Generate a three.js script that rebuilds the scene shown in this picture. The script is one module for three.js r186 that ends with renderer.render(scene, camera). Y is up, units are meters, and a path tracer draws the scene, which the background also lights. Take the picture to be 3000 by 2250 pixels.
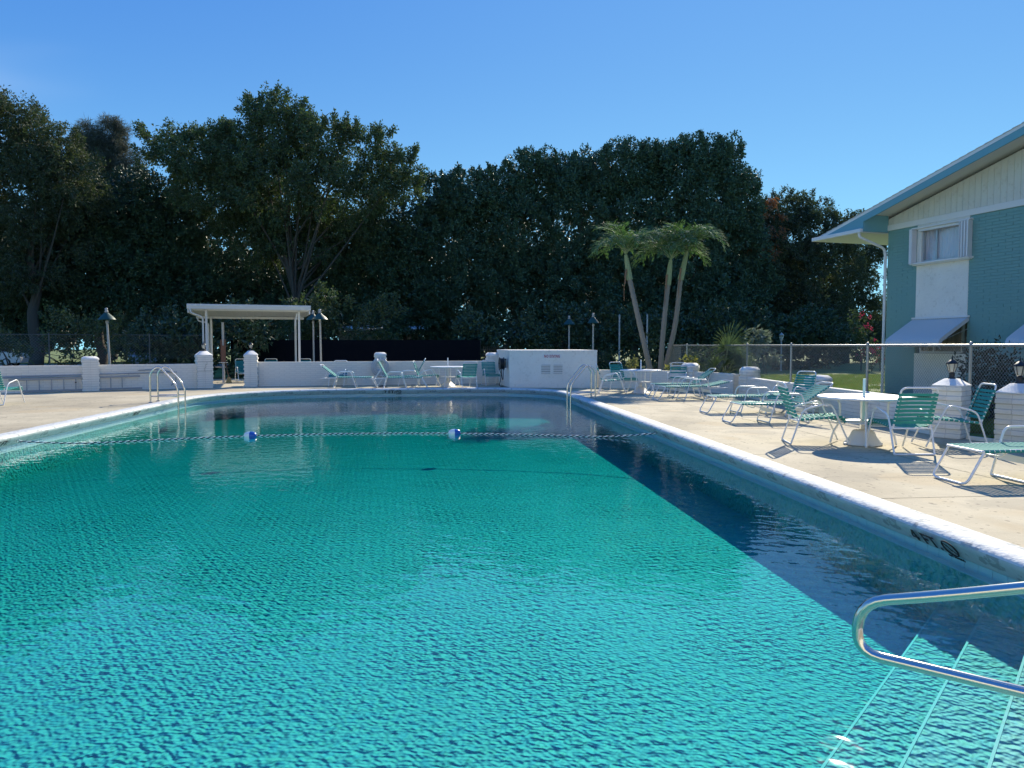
import * as THREE from 'three';
import { mergeGeometries } from 'three/addons/utils/BufferGeometryUtils.js';
import { RoundedBoxGeometry } from 'three/addons/geometries/RoundedBoxGeometry.js';
import { TextGeometry } from 'three/addons/geometries/TextGeometry.js';
import { FontLoader } from 'three/addons/loaders/FontLoader.js';

// ---------------------------------------------------------------- camera, sky, sun, exposure
const scene = new THREE.Scene();
const camera = new THREE.PerspectiveCamera(54.17, 4 / 3, 0.05, 900);
camera.position.set(0, 1.5, 0);
const YAW = 5.755 * Math.PI / 180, PITCH = 2.94 * Math.PI / 180;
camera.lookAt(Math.sin(YAW) * Math.cos(PITCH), 1.5 - Math.sin(PITCH), -Math.cos(YAW) * Math.cos(PITCH));
const renderer = new THREE.WebGLRenderer({ antialias: true });
renderer.setSize(1024, 768);
renderer.toneMapping = THREE.LinearToneMapping;
renderer.toneMappingExposure = 1.5;
renderer.shadowMap.enabled = true;
renderer.shadowMap.type = THREE.PCFSoftShadowMap;
const SUN_EL = 29.7 * Math.PI / 180, SUN_AZ = 30 * Math.PI / 180;   // azimuth to the right of -z
const sunDir = new THREE.Vector3(Math.sin(SUN_AZ) * Math.cos(SUN_EL), Math.sin(SUN_EL), -Math.cos(SUN_AZ) * Math.cos(SUN_EL));
const sun = new THREE.DirectionalLight(new THREE.Color(1.0, 0.915, 0.735), 5);
sun.name = 'sun';
sun.position.copy(sunDir).multiplyScalar(90);
sun.target.position.set(0, 0, -20);
sun.position.add(sun.target.position);
sun.castShadow = true;
sun.shadow.mapSize.set(4096, 4096);
Object.assign(sun.shadow.camera, { left: -45, right: 45, top: 45, bottom: -45, near: 1, far: 220 });
scene.add(sun, sun.target);

// ---------------------------------------------------------------- random numbers and noise
let seedState = 1;
function seed(n) { seedState = n >>> 0; }
function rnd() { seedState = (seedState + 0x6d2b79f5) | 0; let t = Math.imul(seedState ^ (seedState >>> 15), 1 | seedState); t = (t + Math.imul(t ^ (t >>> 7), 61 | t)) ^ t; return ((t ^ (t >>> 14)) >>> 0) / 4294967296; }
const rr = (a, b) => a + (b - a) * rnd();
const hash = (x, y, s) => { let h = Math.imul(x, 374761393) ^ Math.imul(y, 668265263) ^ Math.imul(s, 974634329); h = Math.imul(h ^ (h >>> 13), 1274126177); return ((h ^ (h >>> 16)) >>> 0) / 4294967296; };
function vnoise(x, y, p, s) {           // value noise with period p
  const xi = Math.floor(x), yi = Math.floor(y), fx = x - xi, fy = y - yi, u = fx * fx * (3 - 2 * fx), v = fy * fy * (3 - 2 * fy);
  const m = (a) => ((a % p) + p) % p;
  const a = hash(m(xi), m(yi), s), b = hash(m(xi + 1), m(yi), s), c = hash(m(xi), m(yi + 1), s), d = hash(m(xi + 1), m(yi + 1), s);
  return (a + (b - a) * u) * (1 - v) + (c + (d - c) * u) * v;
}
function fbm(u, v, base, oct, s, gain = 0.5) {
  let sum = 0, amp = 1, tot = 0, p = base;
  for (let i = 0; i < oct; i++) { sum += amp * vnoise(u * p, v * p, p, s + i); tot += amp; amp *= gain; p *= 2; }
  return sum / tot;
}
const cl = THREE.MathUtils.clamp, sm = THREE.MathUtils.smoothstep, V3 = (x, y, z) => new THREE.Vector3(x, y, z);

// ---------------------------------------------------------------- sky: a clear winter sky, paler low down and towards the sun
{
  const W = 1024, H = 512, data = new Float32Array(W * H * 4);
  for (let r = 0; r < H; r++) {
    const el = ((r + 0.5) / H - 0.5) * Math.PI, y = Math.sin(el);
    for (let c = 0; c < W; c++) {
      const az = ((c + 0.5) / W - 0.5) * 2 * Math.PI, x = Math.cos(az) * Math.cos(el), z = Math.sin(az) * Math.cos(el);
      const cosSun = x * sunDir.x + y * sunDir.y + z * sunDir.z;
      const up = Math.max(y, 0);
      const low = Math.pow(1 - up, 5.0);                        // whitening near the horizon
      const glow = Math.pow(Math.max(0, cosSun * 0.5 + 0.5), 7);
      let R = 0.020 + 0.29 * low + 0.064 * glow, G = 0.124 + 0.58 * low + 0.110 * glow, B = 0.468 + 0.40 * low + 0.092 * glow;
      if (y > 0.02) {                                           // thin streaks of high cloud
        const k = 0.35 / (y + 0.12), n = fbm(((x * k * 0.16 + z * k * 0.05) % 1 + 1) % 1, ((z * k * 0.34) % 1 + 1) % 1, 8, 5, 77);
        const w = sm(n, 0.56, 0.80) * 0.16 * sm(y, 0.1, 0.3);
        R += (0.75 - R) * w; G += (0.8 - G) * w; B += (0.85 - B) * w;
      }
      const o = (r * W + c) * 4;
      data[o] = R; data[o + 1] = G; data[o + 2] = B; data[o + 3] = 1;
    }
  }
  const t = new THREE.DataTexture(data, W, H, THREE.RGBAFormat, THREE.FloatType);
  t.mapping = THREE.EquirectangularReflectionMapping;
  t.magFilter = THREE.LinearFilter; t.minFilter = THREE.LinearFilter; t.wrapS = THREE.RepeatWrapping;
  t.needsUpdate = true;
  scene.background = t; scene.environment = t;
}

// ---------------------------------------------------------------- textures and materials
function colourTex(n, metres, f) {      // f(u, v) -> linear [r, g, b]; stored as sRGB bytes
  const d = new Uint8Array(n * n * 4), e = (c) => { c = cl(c, 0, 1); return Math.round(255 * (c <= 0.0031308 ? 12.92 * c : 1.055 * Math.pow(c, 1 / 2.4) - 0.055)); };
  for (let y = 0; y < n; y++) for (let x = 0; x < n; x++) { const q = f((x + 0.5) / n, (y + 0.5) / n), o = (y * n + x) * 4; d[o] = e(q[0]); d[o + 1] = e(q[1]); d[o + 2] = e(q[2]); d[o + 3] = 255; }
  const t = new THREE.DataTexture(d, n, n); t.colorSpace = THREE.SRGBColorSpace; return rep(t, metres);
}
function heightTex(n, metres, f) {
  const d = new Float32Array(n * n * 4);
  for (let y = 0; y < n; y++) for (let x = 0; x < n; x++) { const h = f((x + 0.5) / n, (y + 0.5) / n), o = (y * n + x) * 4; d[o] = d[o + 1] = d[o + 2] = h; d[o + 3] = 1; }
  return rep(new THREE.DataTexture(d, n, n, THREE.RGBAFormat, THREE.FloatType), metres);
}
function rep(t, metres) { t.wrapS = t.wrapT = THREE.RepeatWrapping; t.repeat.set(1 / metres, 1 / metres); t.magFilter = THREE.LinearFilter; t.minFilter = THREE.LinearMipmapLinearFilter; t.generateMipmaps = true; t.needsUpdate = true; return t; }
const mix3 = (a, b, t) => [a[0] + (b[0] - a[0]) * t, a[1] + (b[1] - a[1]) * t, a[2] + (b[2] - a[2]) * t];
const std = (name, rgb, rough = 0.7, extra = {}) => { const m = new THREE.MeshStandardMaterial({ roughness: rough, ...extra }); m.color.setRGB(...rgb); m.name = name; return m; };
const phys = (name, rgb, rough, extra = {}) => { const m = new THREE.MeshPhysicalMaterial({ roughness: rough, ...extra }); m.color.setRGB(...rgb); m.name = name; return m; };

const concreteTex = colourTex(1024, 6, (u, v) => {
  const big = fbm(u, v, 3, 5, 11), mid = fbm(u, v, 24, 4, 23), fine = hash(Math.floor(u * 1024), Math.floor(v * 1024), 5);
  let c = mix3([0.415, 0.35, 0.235], [0.535, 0.46, 0.315], sm(big, 0.25, 0.75));
  const k = 0.86 + 0.22 * mid + 0.10 * (fine - 0.5); c = c.map((q) => q * k);
  const stain = sm(fbm(u + 0.31, v + 0.17, 5, 4, 41), 0.62, 0.74); c = mix3(c, [0.50, 0.37, 0.20], stain * 0.35);   // rusty well-water stains
  const spot = fbm(u, v, 110, 2, 61); if (spot > 0.79) c = mix3(c, [0.12, 0.10, 0.08], 0.55);
  const drip = sm(fbm(u + 0.5, v + 0.2, 7, 5, 71), 0.57, 0.66); c = mix3(c, [0.27, 0.235, 0.175], drip * 0.35);   // dark weathered blotches
  return c;
});
const concreteBump = heightTex(512, 1.6, (u, v) => 0.6 * fbm(u, v, 40, 3, 3) + 0.4 * hash(Math.floor(u * 512), Math.floor(v * 512), 9));
const paintTex = colourTex(512, 1.5, (u, v) => { const n = fbm(u, v, 6, 5, 91), f = fbm(u, v, 60, 2, 95), k = 0.90 + 0.12 * n + 0.05 * f; const g = sm(fbm(u, v, 20, 5, 99), 0.58, 0.80) * 0.22; return mix3([k, k * 0.99, k * 0.97], [0.55, 0.52, 0.44], g); });
const paintBump = heightTex(512, 0.8, (u, v) => 0.5 * fbm(u, v, 20, 4, 7) + 0.5 * fbm(u, v, 90, 2, 8));
const copingTex = colourTex(512, 1.2, (u, v) => { const n = fbm(u, v, 30, 3, 131), b = fbm(u, v, 5, 4, 135), k = 0.88 + 0.16 * n; let c = [k, k, k * 0.985]; const chip = sm(fbm(u, v, 14, 4, 139), 0.68, 0.74); c = mix3(c, [0.42, 0.44, 0.43], chip * 0.7); return mix3(c, [0.72, 0.74, 0.72], sm(b, 0.5, 0.8) * 0.5); });
const copingBump = heightTex(512, 0.9, (u, v) => Math.pow(fbm(u, v, 26, 4, 151), 1.4));
const M = {
  concrete: std('concrete', [1, 1, 1], 0.92, { map: concreteTex, bumpMap: concreteBump, bumpScale: 0.004 }),
  joint: std('joint_fill', [0.17, 0.145, 0.115], 0.95),
  whiteWall: std('white_wall_paint', [0.80, 0.765, 0.69], 0.8, { map: paintTex, bumpMap: paintBump, bumpScale: 0.003 }),
  stucco: std('white_stucco', [0.83, 0.80, 0.735], 0.82, { map: paintTex, bumpMap: paintBump, bumpScale: 0.004 }),
  coping: std('coping_paint', [0.62, 0.63, 0.615], 0.8, { map: copingTex, bumpMap: copingBump, bumpScale: 0.007 }),
  copingFace: std('coping_face_paint', [0.37, 0.45, 0.46], 0.7, { map: copingTex, bumpMap: copingBump, bumpScale: 0.004 }),
  tile: std('pool_tile', [0.27, 0.48, 0.56], 0.25),
  grout: std('tile_grout', [0.30, 0.44, 0.48], 0.8),
  steel: std('stainless_steel', [0.62, 0.61, 0.57], 0.16, { metalness: 1 }),
  frame: std('white_powder_coat', [0.80, 0.80, 0.78], 0.35),
  strap: phys('teal_vinyl_strap', [0.055, 0.34, 0.30], 0.8, { transmission: 0.2, thickness: 0, specularIntensity: 0.25 }),
  strapWhite: phys('white_vinyl_strap', [0.70, 0.70, 0.66], 0.8, { transmission: 0.2, thickness: 0, specularIntensity: 0.25 }),
  strapBlue: phys('blue_teal_vinyl_strap', [0.03, 0.25, 0.33], 0.8, { specularIntensity: 0.25, transmission: 0.2, thickness: 0 }),
  tableTop: std('white_table_top', [0.82, 0.82, 0.80], 0.4),
  basePlastic: std('cream_plastic', [0.68, 0.67, 0.62], 0.55),
  poleTeal: std('pale_teal_pole', [0.50, 0.72, 0.68], 0.3),
  black: std('black_paint', [0.012, 0.013, 0.014], 0.45),
  greenShade: std('dark_green_enamel', [0.010, 0.055, 0.045], 0.5),
  pole: std('grey_white_pole', [0.38, 0.38, 0.36], 0.5),
  alu: std('aluminium', [0.52, 0.53, 0.54], 0.38, { metalness: 0.8 }),
  galv: std('galvanised_steel', [0.34, 0.35, 0.34], 0.45, { metalness: 0.75 }),
  wire: std('galvanised_wire', [0.30, 0.31, 0.30], 0.5, { metalness: 0.5 }),
  red: std('red_sign_paint', [0.42, 0.03, 0.05], 0.6),
  sign: std('sign_white', [0.72, 0.73, 0.72], 0.6),
  mark: std('black_marking_paint', [0.018, 0.018, 0.02], 0.8),
  markFaded: std('faded_marking_paint', [0.16, 0.19, 0.20], 0.8),
  ropeWhite: std('rope_white', [0.72, 0.74, 0.72], 0.8),
  ropeBlue: std('rope_dark_blue', [0.012, 0.04, 0.07], 0.8),
  floatWhite: std('float_white', [0.80, 0.81, 0.80], 0.3),
  floatBlue: std('float_blue', [0.015, 0.10, 0.42], 0.3),
  tealBrick: std('teal_brick_paint', [0.185, 0.36, 0.345], 0.75, { bumpMap: paintBump, bumpScale: 0.004 }),
  tealTrim: std('teal_trim_paint', [0.15, 0.36, 0.42], 0.6),
  whiteTrim: std('white_trim_paint', [0.74, 0.74, 0.73], 0.6),
  siding: std('cream_siding_paint', [0.66, 0.665, 0.62], 0.75, { map: paintTex }),
  soffit: std('soffit_paint', [0.66, 0.66, 0.63], 0.8),
  shutter: std('white_shutter_aluminium', [0.70, 0.71, 0.72], 0.45),
  awning: std('pale_grey_awning', [0.58, 0.60, 0.60], 0.45),
  curtain: std('pale_curtain', [0.55, 0.55, 0.60], 0.9),
  curtainBeige: std('beige_curtain', [0.24, 0.215, 0.17], 0.9),
  dark: std('dark_interior', [0.02, 0.02, 0.022], 0.9),
  glass: phys('window_glass', [1, 1, 1], 0.02, { transmission: 1, thickness: 0, ior: 1.5 }),
  lampGlass: phys('frosted_lamp_glass', [0.92, 0.90, 0.82], 0.25, { transmission: 0.75, thickness: 0 }),
  shingle: std('pale_shingle', [0.52, 0.52, 0.50], 0.9),
  roofPan: std('gazebo_white_metal', [0.55, 0.57, 0.57], 0.45),
  wood: std('brown_board', [0.16, 0.075, 0.045], 0.7),
  straw: std('straw_broom', [0.34, 0.25, 0.10], 0.9),
  hoseBlack: std('black_hose_rubber', [0.016, 0.018, 0.02], 0.4),
  hoseGreen: std('green_hose', [0.02, 0.16, 0.10], 0.45),
  hoseClear: phys('pale_translucent_hose', [0.62, 0.63, 0.63], 0.35, { transmission: 0.25, thickness: 0 }),
  screen: phys('black_fence_screen', [0.006, 0.008, 0.012], 1.0, { specularIntensity: 0.1 }),
  houseWall: std('house_wall', [0.36, 0.35, 0.32], 0.85),
  bark: std('bark', [0.085, 0.07, 0.055], 0.95, { bumpMap: concreteBump, bumpScale: 0.02 }),
  palmBark: std('palm_bark', [0.235, 0.215, 0.185], 0.9, { bumpMap: paintBump, bumpScale: 0.012 }),
  crownshaft: std('palm_crownshaft', [0.24, 0.29, 0.15], 0.6),
  palmHusk: std('brown_palm_husk', [0.24, 0.14, 0.085], 0.85),
  asphalt: std('asphalt', [0.16, 0.155, 0.15], 0.95),
  path: std('pale_path', [0.40, 0.37, 0.32], 0.95, { map: paintTex }),
  carWhite: phys('white_car_paint', [0.80, 0.81, 0.82], 0.3, { clearcoat: 0.8, clearcoatRoughness: 0.05 }),
  carGrey: phys('grey_car_paint', [0.22, 0.23, 0.24], 0.3, { clearcoat: 0.8, clearcoatRoughness: 0.05 }),
  carGlass: std('car_glass', [0.02, 0.025, 0.03], 0.08),
  redLamp: std('red_tail_lamp', [0.5, 0.02, 0.03], 0.25),
  rubber: std('tyre_rubber', [0.02, 0.02, 0.02], 0.9),
  flowers: phys('red_flowers', [0.55, 0.03, 0.10], 0.8, { transmission: 0.35, thickness: 0 }),
};

// ---------------------------------------------------------------- building helpers
const used = new Map();
function numbered(n) { const k = used.get(n) ?? 0; used.set(n, k + 1); return k ? n + '_' + String(k).padStart(3, '0') : n; }
function tag(o, label, category, group, kind) { o.userData.label = label; if (category) o.userData.category = category; if (group) o.userData.group = group; if (kind) o.userData.kind = kind; return o; }
function thing(name, label, category, pos = [0, 0, 0], turn = 0, group) {
  const o = new THREE.Group(); o.name = numbered(name); o.position.set(...pos); o.rotation.y = turn; scene.add(o);
  return tag(o, label, category, group);
}
const plain = (gs) => gs.map((g) => { g = g.index ? g.toNonIndexed() : g; for (const k of Object.keys(g.attributes)) if (!['position', 'normal', 'uv'].includes(k)) g.deleteAttribute(k); if (!g.attributes.uv) g.setAttribute('uv', new THREE.BufferAttribute(new Float32Array(g.attributes.position.count * 2), 2)); return g; });
const join = (gs) => { gs = [].concat(gs); return gs.length === 1 ? gs[0] : mergeGeometries(plain(gs)); };
function obj(name, gs, mat, parent = scene) {
  const m = new THREE.Mesh(join(gs), mat); m.name = parent === scene ? numbered(name) : name; m.castShadow = m.receiveShadow = true; parent.add(m); return m;
}
function struct(name, label, gs, mat) { const m = obj(name, gs, mat); return tag(m, label, null, null, 'structure'); }
function metreUV(g) {                    // box-project uv in metres
  g = g.index ? g.toNonIndexed() : g;
  const p = g.attributes.position, n = g.attributes.normal, uv = new Float32Array(p.count * 2);
  for (let i = 0; i < p.count; i++) {
    const ax = Math.abs(n.getX(i)), ay = Math.abs(n.getY(i)), az = Math.abs(n.getZ(i)), x = p.getX(i), y = p.getY(i), z = p.getZ(i);
    const q = ay >= ax && ay >= az ? [x, z] : ax >= az ? [z, y] : [x, y]; uv[i * 2] = q[0]; uv[i * 2 + 1] = q[1];
  }
  g.setAttribute('uv', new THREE.BufferAttribute(uv, 2)); return g;
}
const box = (w, h, d, x = 0, y = 0, z = 0, ry = 0) => metreUV(new THREE.BoxGeometry(w, h, d).rotateY(ry).translate(x, y, z));
const rbox = (w, h, d, x = 0, y = 0, z = 0, r = 0.01, ry = 0) => metreUV(new RoundedBoxGeometry(w, h, d, 2, r).rotateY(ry).translate(x, y, z));
const cyl = (r0, r1, h, x = 0, y = 0, z = 0, n = 16) => new THREE.CylinderGeometry(r1, r0, h, n).translate(x, y + h / 2, z);
const lathe = (pts, n = 24) => new THREE.LatheGeometry(pts.map((q) => new THREE.Vector2(...q)), n);
function bent(pts, r, closed = false) {  // polyline with rounded corners -> dense points
  const P = pts.map((q) => V3(...q)), out = [], n = P.length;
  for (let i = 0; i < n; i++) {
    if (!closed && (i === 0 || i === n - 1)) { out.push(P[i]); continue; }
    const a = P[(i + n - 1) % n], b = P[i], c = P[(i + 1) % n], d0 = a.clone().sub(b), d1 = c.clone().sub(b), k = Math.min(r, d0.length() * 0.48, d1.length() * 0.48);
    const s = b.clone().addScaledVector(d0.normalize(), k), e = b.clone().addScaledVector(d1.normalize(), k);
    for (let j = 0; j <= 5; j++) { const t = j / 5; out.push(s.clone().multiplyScalar((1 - t) * (1 - t)).addScaledVector(b, 2 * t * (1 - t)).addScaledVector(e, t * t)); }
  }
  return out;
}
function sweep(P, r, seg = 8, closed = false) {   // tube along points; r a number or f(t)
  const n = P.length, pos = [], nor = [], uv = [], idx = [], T = [], rad = typeof r === 'function' ? r : () => r;
  for (let i = 0; i < n; i++) T.push((closed ? P[(i + 1) % n].clone().sub(P[(i + n - 1) % n]) : P[Math.min(i + 1, n - 1)].clone().sub(P[Math.max(i - 1, 0)])).normalize());
  let N = Math.abs(T[0].y) < 0.9 ? V3(0, 1, 0) : V3(1, 0, 0); N.addScaledVector(T[0], -N.dot(T[0])).normalize();
  let len = 0; const rings = closed ? n + 1 : n;
  for (let q = 0; q < rings; q++) {
    const i = q % n; if (q) len += P[i].distanceTo(P[(q - 1) % n]);
    N.addScaledVector(T[i], -N.dot(T[i])).normalize(); const B = T[i].clone().cross(N), R = rad(q / (rings - 1));
    for (let k = 0; k <= seg; k++) { const a = k / seg * 2 * Math.PI, v = N.clone().multiplyScalar(Math.cos(a)).addScaledVector(B, Math.sin(a)); nor.push(v.x, v.y, v.z); v.multiplyScalar(R).add(P[i]); pos.push(v.x, v.y, v.z); uv.push(k / seg * R * 6.28, len); }
  }
  for (let q = 0; q < rings - 1; q++) for (let k = 0; k < seg; k++) { const a = q * (seg + 1) + k, b = a + seg + 1; idx.push(a, a + 1, b, b, a + 1, b + 1); }
  if (!closed) for (const [q, s] of [[0, 1], [rings - 1, -1]]) {   // flat ends
    const c = pos.length / 3, i = q; pos.push(P[i].x, P[i].y, P[i].z); nor.push(T[i].x * -s, T[i].y * -s, T[i].z * -s); uv.push(0, 0);
    for (let k = 0; k <= seg; k++) { const a = (q * (seg + 1) + k) * 3; pos.push(pos[a], pos[a + 1], pos[a + 2]); nor.push(T[i].x * -s, T[i].y * -s, T[i].z * -s); uv.push(0, 0); }
    for (let k = 0; k < seg; k++) s > 0 ? idx.push(c, c + 2 + k, c + 1 + k) : idx.push(c, c + 1 + k, c + 2 + k);
  }
  const g = new THREE.BufferGeometry(); g.setAttribute('position', new THREE.Float32BufferAttribute(pos, 3)); g.setAttribute('normal', new THREE.Float32BufferAttribute(nor, 3)); g.setAttribute('uv', new THREE.Float32BufferAttribute(uv, 2)); g.setIndex(idx); return g;
}
const tube = (pts, r, bend = 0.05, seg = 8) => sweep(bent(pts, bend), r, seg);
const rod = (a, b, r, seg = 8) => sweep([V3(...a), V3(...b)], r, seg);
function prism(pts, y0, y1, bevel = 0) { // vertical prism over a footprint of [x, z]
  const s = new THREE.Shape(pts.map(([x, z]) => new THREE.Vector2(x, -z)));
  return metreUV(new THREE.ExtrudeGeometry(s, { depth: y1 - y0 - 2 * bevel, bevelEnabled: bevel > 0, bevelThickness: bevel, bevelSize: bevel, bevelOffset: -bevel, bevelSegments: 2 }).rotateX(-Math.PI / 2).translate(0, y0 + bevel, 0));
}
const font = await new FontLoader().loadAsync('fonts/droid/droid_sans_bold.typeface.json');
function text(str, size, depth = 0.003) { const g = new TextGeometry(str, { font, size, depth, curveSegments: 6, bevelEnabled: false }); g.computeBoundingBox(); const b = g.boundingBox; g.translate(-(b.min.x + b.max.x) / 2, -(b.min.y + b.max.y) / 2, 0); return g; }
// ---------------------------------------------------------------- the pool
const WATER = -0.22, FLOOR = -0.76;
const outline = [];                       // inner edge of the coping, counter-clockwise seen from above: [x, z]
{
  const arc = (cx, cz, r, a0, a1, n) => { for (let i = 0; i <= n; i++) { const a = a0 + (a1 - a0) * i / n; outline.push([cx + r * Math.cos(a), cz - r * Math.sin(a)]); } };
  outline.push([4.0, -4.06]);
  for (let z = -5; z > -23.2; z -= 1) outline.push([4.0, z]);
  arc(1.3, -23.35, 2.7, 0, Math.PI / 2, 14);
  for (let x = 0.5; x > -3; x -= 0.7) outline.push([x, -26.05 + 0.012 * (x - 1.3) * (x - 1.3)]);
  arc(-2.9, -21.75, 4.1, Math.PI / 2, Math.PI, 18);
  for (let z = -21; z < -1.4; z += 1) outline.push([-7.0, z]);
  outline.push([-7.0, -0.9], [-6.8, -0.66], [-6.5, -0.56], [0.5, -0.56]);
}
function offset(d) {                      // outline moved outward by d
  const n = outline.length, out = [];
  for (let i = 0; i < n; i++) {
    const a = outline[(i + n - 1) % n], b = outline[i], c = outline[(i + 1) % n];
    const e0 = V3(b[0] - a[0], 0, b[1] - a[1]).normalize(), e1 = V3(c[0] - b[0], 0, c[1] - b[1]).normalize();
    const m = V3(-(e0.z + e1.z), 0, e0.x + e1.x).normalize(), k = d / Math.max(0.5, Math.sqrt((1 + e0.dot(e1)) / 2));
    out.push([b[0] + m.x * k, b[1] + m.z * k]);
  }
  return out;
}
const inside = (x, z, poly) => { let r = false; for (let i = 0, j = poly.length - 1; i < poly.length; j = i++) { const [xi, zi] = poly[i], [xj, zj] = poly[j]; if ((zi > z) !== (zj > z) && x < (xj - xi) * (z - zi) / (zj - zi) + xi) r = !r; } return r; };
const OUT = inside(offset(0.3)[3][0], offset(0.3)[3][1], outline) ? -1 : 1;
const ring = (d) => offset(d * OUT);
function loft(profile) {                  // sweep [offset, y] pairs round the outline
  const rows = profile.map(([o, y]) => ring(o).map(([x, z]) => [x, y, z])), n = outline.length, pos = [], uv = [], idx = [], len = [0], wid = [0];
  for (let i = 0; i < n; i++) len.push(len[i] + Math.hypot(outline[(i + 1) % n][0] - outline[i][0], outline[(i + 1) % n][1] - outline[i][1]));
  for (let k = 1; k < profile.length; k++) wid.push(wid[k - 1] + Math.hypot(profile[k][0] - profile[k - 1][0], profile[k][1] - profile[k - 1][1]));
  for (let k = 0; k < rows.length; k++) for (let i = 0; i <= n; i++) { pos.push(...rows[k][i % n]); uv.push(len[i], wid[k]); }
  for (let k = 0; k < rows.length - 1; k++) for (let i = 0; i < n; i++) { const a = k * (n + 1) + i, b = a + n + 1; OUT > 0 ? idx.push(a, b, a + 1, a + 1, b, b + 1) : idx.push(a, a + 1, b, a + 1, b + 1, b); }
  const g = new THREE.BufferGeometry(); g.setAttribute('position', new THREE.Float32BufferAttribute(pos, 3)); g.setAttribute('uv', new THREE.Float32BufferAttribute(uv, 2)); g.setIndex(idx); g.computeVertexNormals(); return g;
}
// plaster; made-up ridges a few centimetres apart and flecks imitate the caustic net
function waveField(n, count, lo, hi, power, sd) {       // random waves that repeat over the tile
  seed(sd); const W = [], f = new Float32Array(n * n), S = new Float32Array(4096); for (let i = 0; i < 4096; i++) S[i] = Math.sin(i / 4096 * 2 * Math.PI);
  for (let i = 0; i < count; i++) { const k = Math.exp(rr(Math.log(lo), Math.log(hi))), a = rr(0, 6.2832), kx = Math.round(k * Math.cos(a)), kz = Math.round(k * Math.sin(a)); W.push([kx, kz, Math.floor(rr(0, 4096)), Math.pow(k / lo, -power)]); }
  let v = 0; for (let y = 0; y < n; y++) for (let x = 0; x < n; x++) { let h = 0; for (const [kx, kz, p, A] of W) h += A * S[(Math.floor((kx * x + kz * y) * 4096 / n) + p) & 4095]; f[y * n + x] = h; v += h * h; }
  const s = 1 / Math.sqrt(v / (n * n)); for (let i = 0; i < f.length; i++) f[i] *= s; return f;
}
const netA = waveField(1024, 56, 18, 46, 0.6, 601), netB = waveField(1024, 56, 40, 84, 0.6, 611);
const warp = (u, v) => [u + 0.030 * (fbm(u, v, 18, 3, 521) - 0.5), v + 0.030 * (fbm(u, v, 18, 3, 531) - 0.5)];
const causticBump = heightTex(1024, 2.3, (u, v) => { const i = Math.floor(v * 1024) * 1024 + Math.floor(u * 1024), a = netA[i], b = netB[i]; return 0.5 + (0.45 + 1.1 * fbm(u, v, 3, 3, 617)) * (0.10 * (a + 0.35 * a * Math.abs(a)) + 0.07 * b) + 0.03 * vnoise(u * 200, v * 200, 200, 613); });
const plasterTex = colourTex(1024, 2.3, (u, v) => {      // fine invented flecks in the colour for caustic glints, all near the same aqua
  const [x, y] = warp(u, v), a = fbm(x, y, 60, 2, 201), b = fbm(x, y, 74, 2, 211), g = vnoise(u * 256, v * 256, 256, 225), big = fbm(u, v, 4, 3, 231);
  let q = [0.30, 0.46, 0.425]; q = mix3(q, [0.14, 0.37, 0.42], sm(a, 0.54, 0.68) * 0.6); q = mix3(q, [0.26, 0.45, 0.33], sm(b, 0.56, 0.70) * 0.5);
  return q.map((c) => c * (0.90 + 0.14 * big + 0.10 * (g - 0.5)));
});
M.plaster = std('caustic_relief_plaster', [1, 1, 1], 0.8, { map: plasterTex, bumpMap: causticBump, bumpScale: 0.034 });
M.plasterEdge = std('pale_step_edge', [0.44, 0.62, 0.62], 0.6);
M.stepEdge = std('step_edge_plaster', [0.29, 0.49, 0.46], 0.7);
const pool = new THREE.Group(); pool.name = 'swimming_pool'; scene.add(pool); tag(pool, 'large swimming pool with rounded far corners and white painted coping', null, null, 'structure');
const flat = (poly, y, holes = []) => { const s = new THREE.Shape(poly.map(([x, z]) => new THREE.Vector2(x, -z))); for (const h of holes) s.holes.push(new THREE.Path(h.map(([x, z]) => new THREE.Vector2(x, -z)))); return new THREE.ShapeGeometry(s).rotateX(-Math.PI / 2).translate(0, y, 0); };
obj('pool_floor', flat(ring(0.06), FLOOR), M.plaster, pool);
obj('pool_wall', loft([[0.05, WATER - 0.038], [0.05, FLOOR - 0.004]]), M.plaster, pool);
obj('coping', loft([[0.29, -0.01], [0.285, 0.012], [0.26, 0.026], [0.18, 0.03], [0.08, 0.028], [0.03, 0.02], [-0.005, 0.003], [-0.02, -0.018]]), M.coping, pool);
obj('coping_face', loft([[-0.02, -0.018], [-0.024, -0.035], [-0.012, -0.06], [0.045, -0.14], [0.068, -0.155], [0.125, -0.157]]), M.copingFace, pool);
obj('ledge', loft([[0.125, WATER - 0.026], [0.056, WATER - 0.028], [0.05, WATER - 0.038]]), M.plasterEdge, pool);
obj('tile_bed', loft([[0.122, -0.15], [0.122, WATER - 0.03]]), M.grout, pool);
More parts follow.
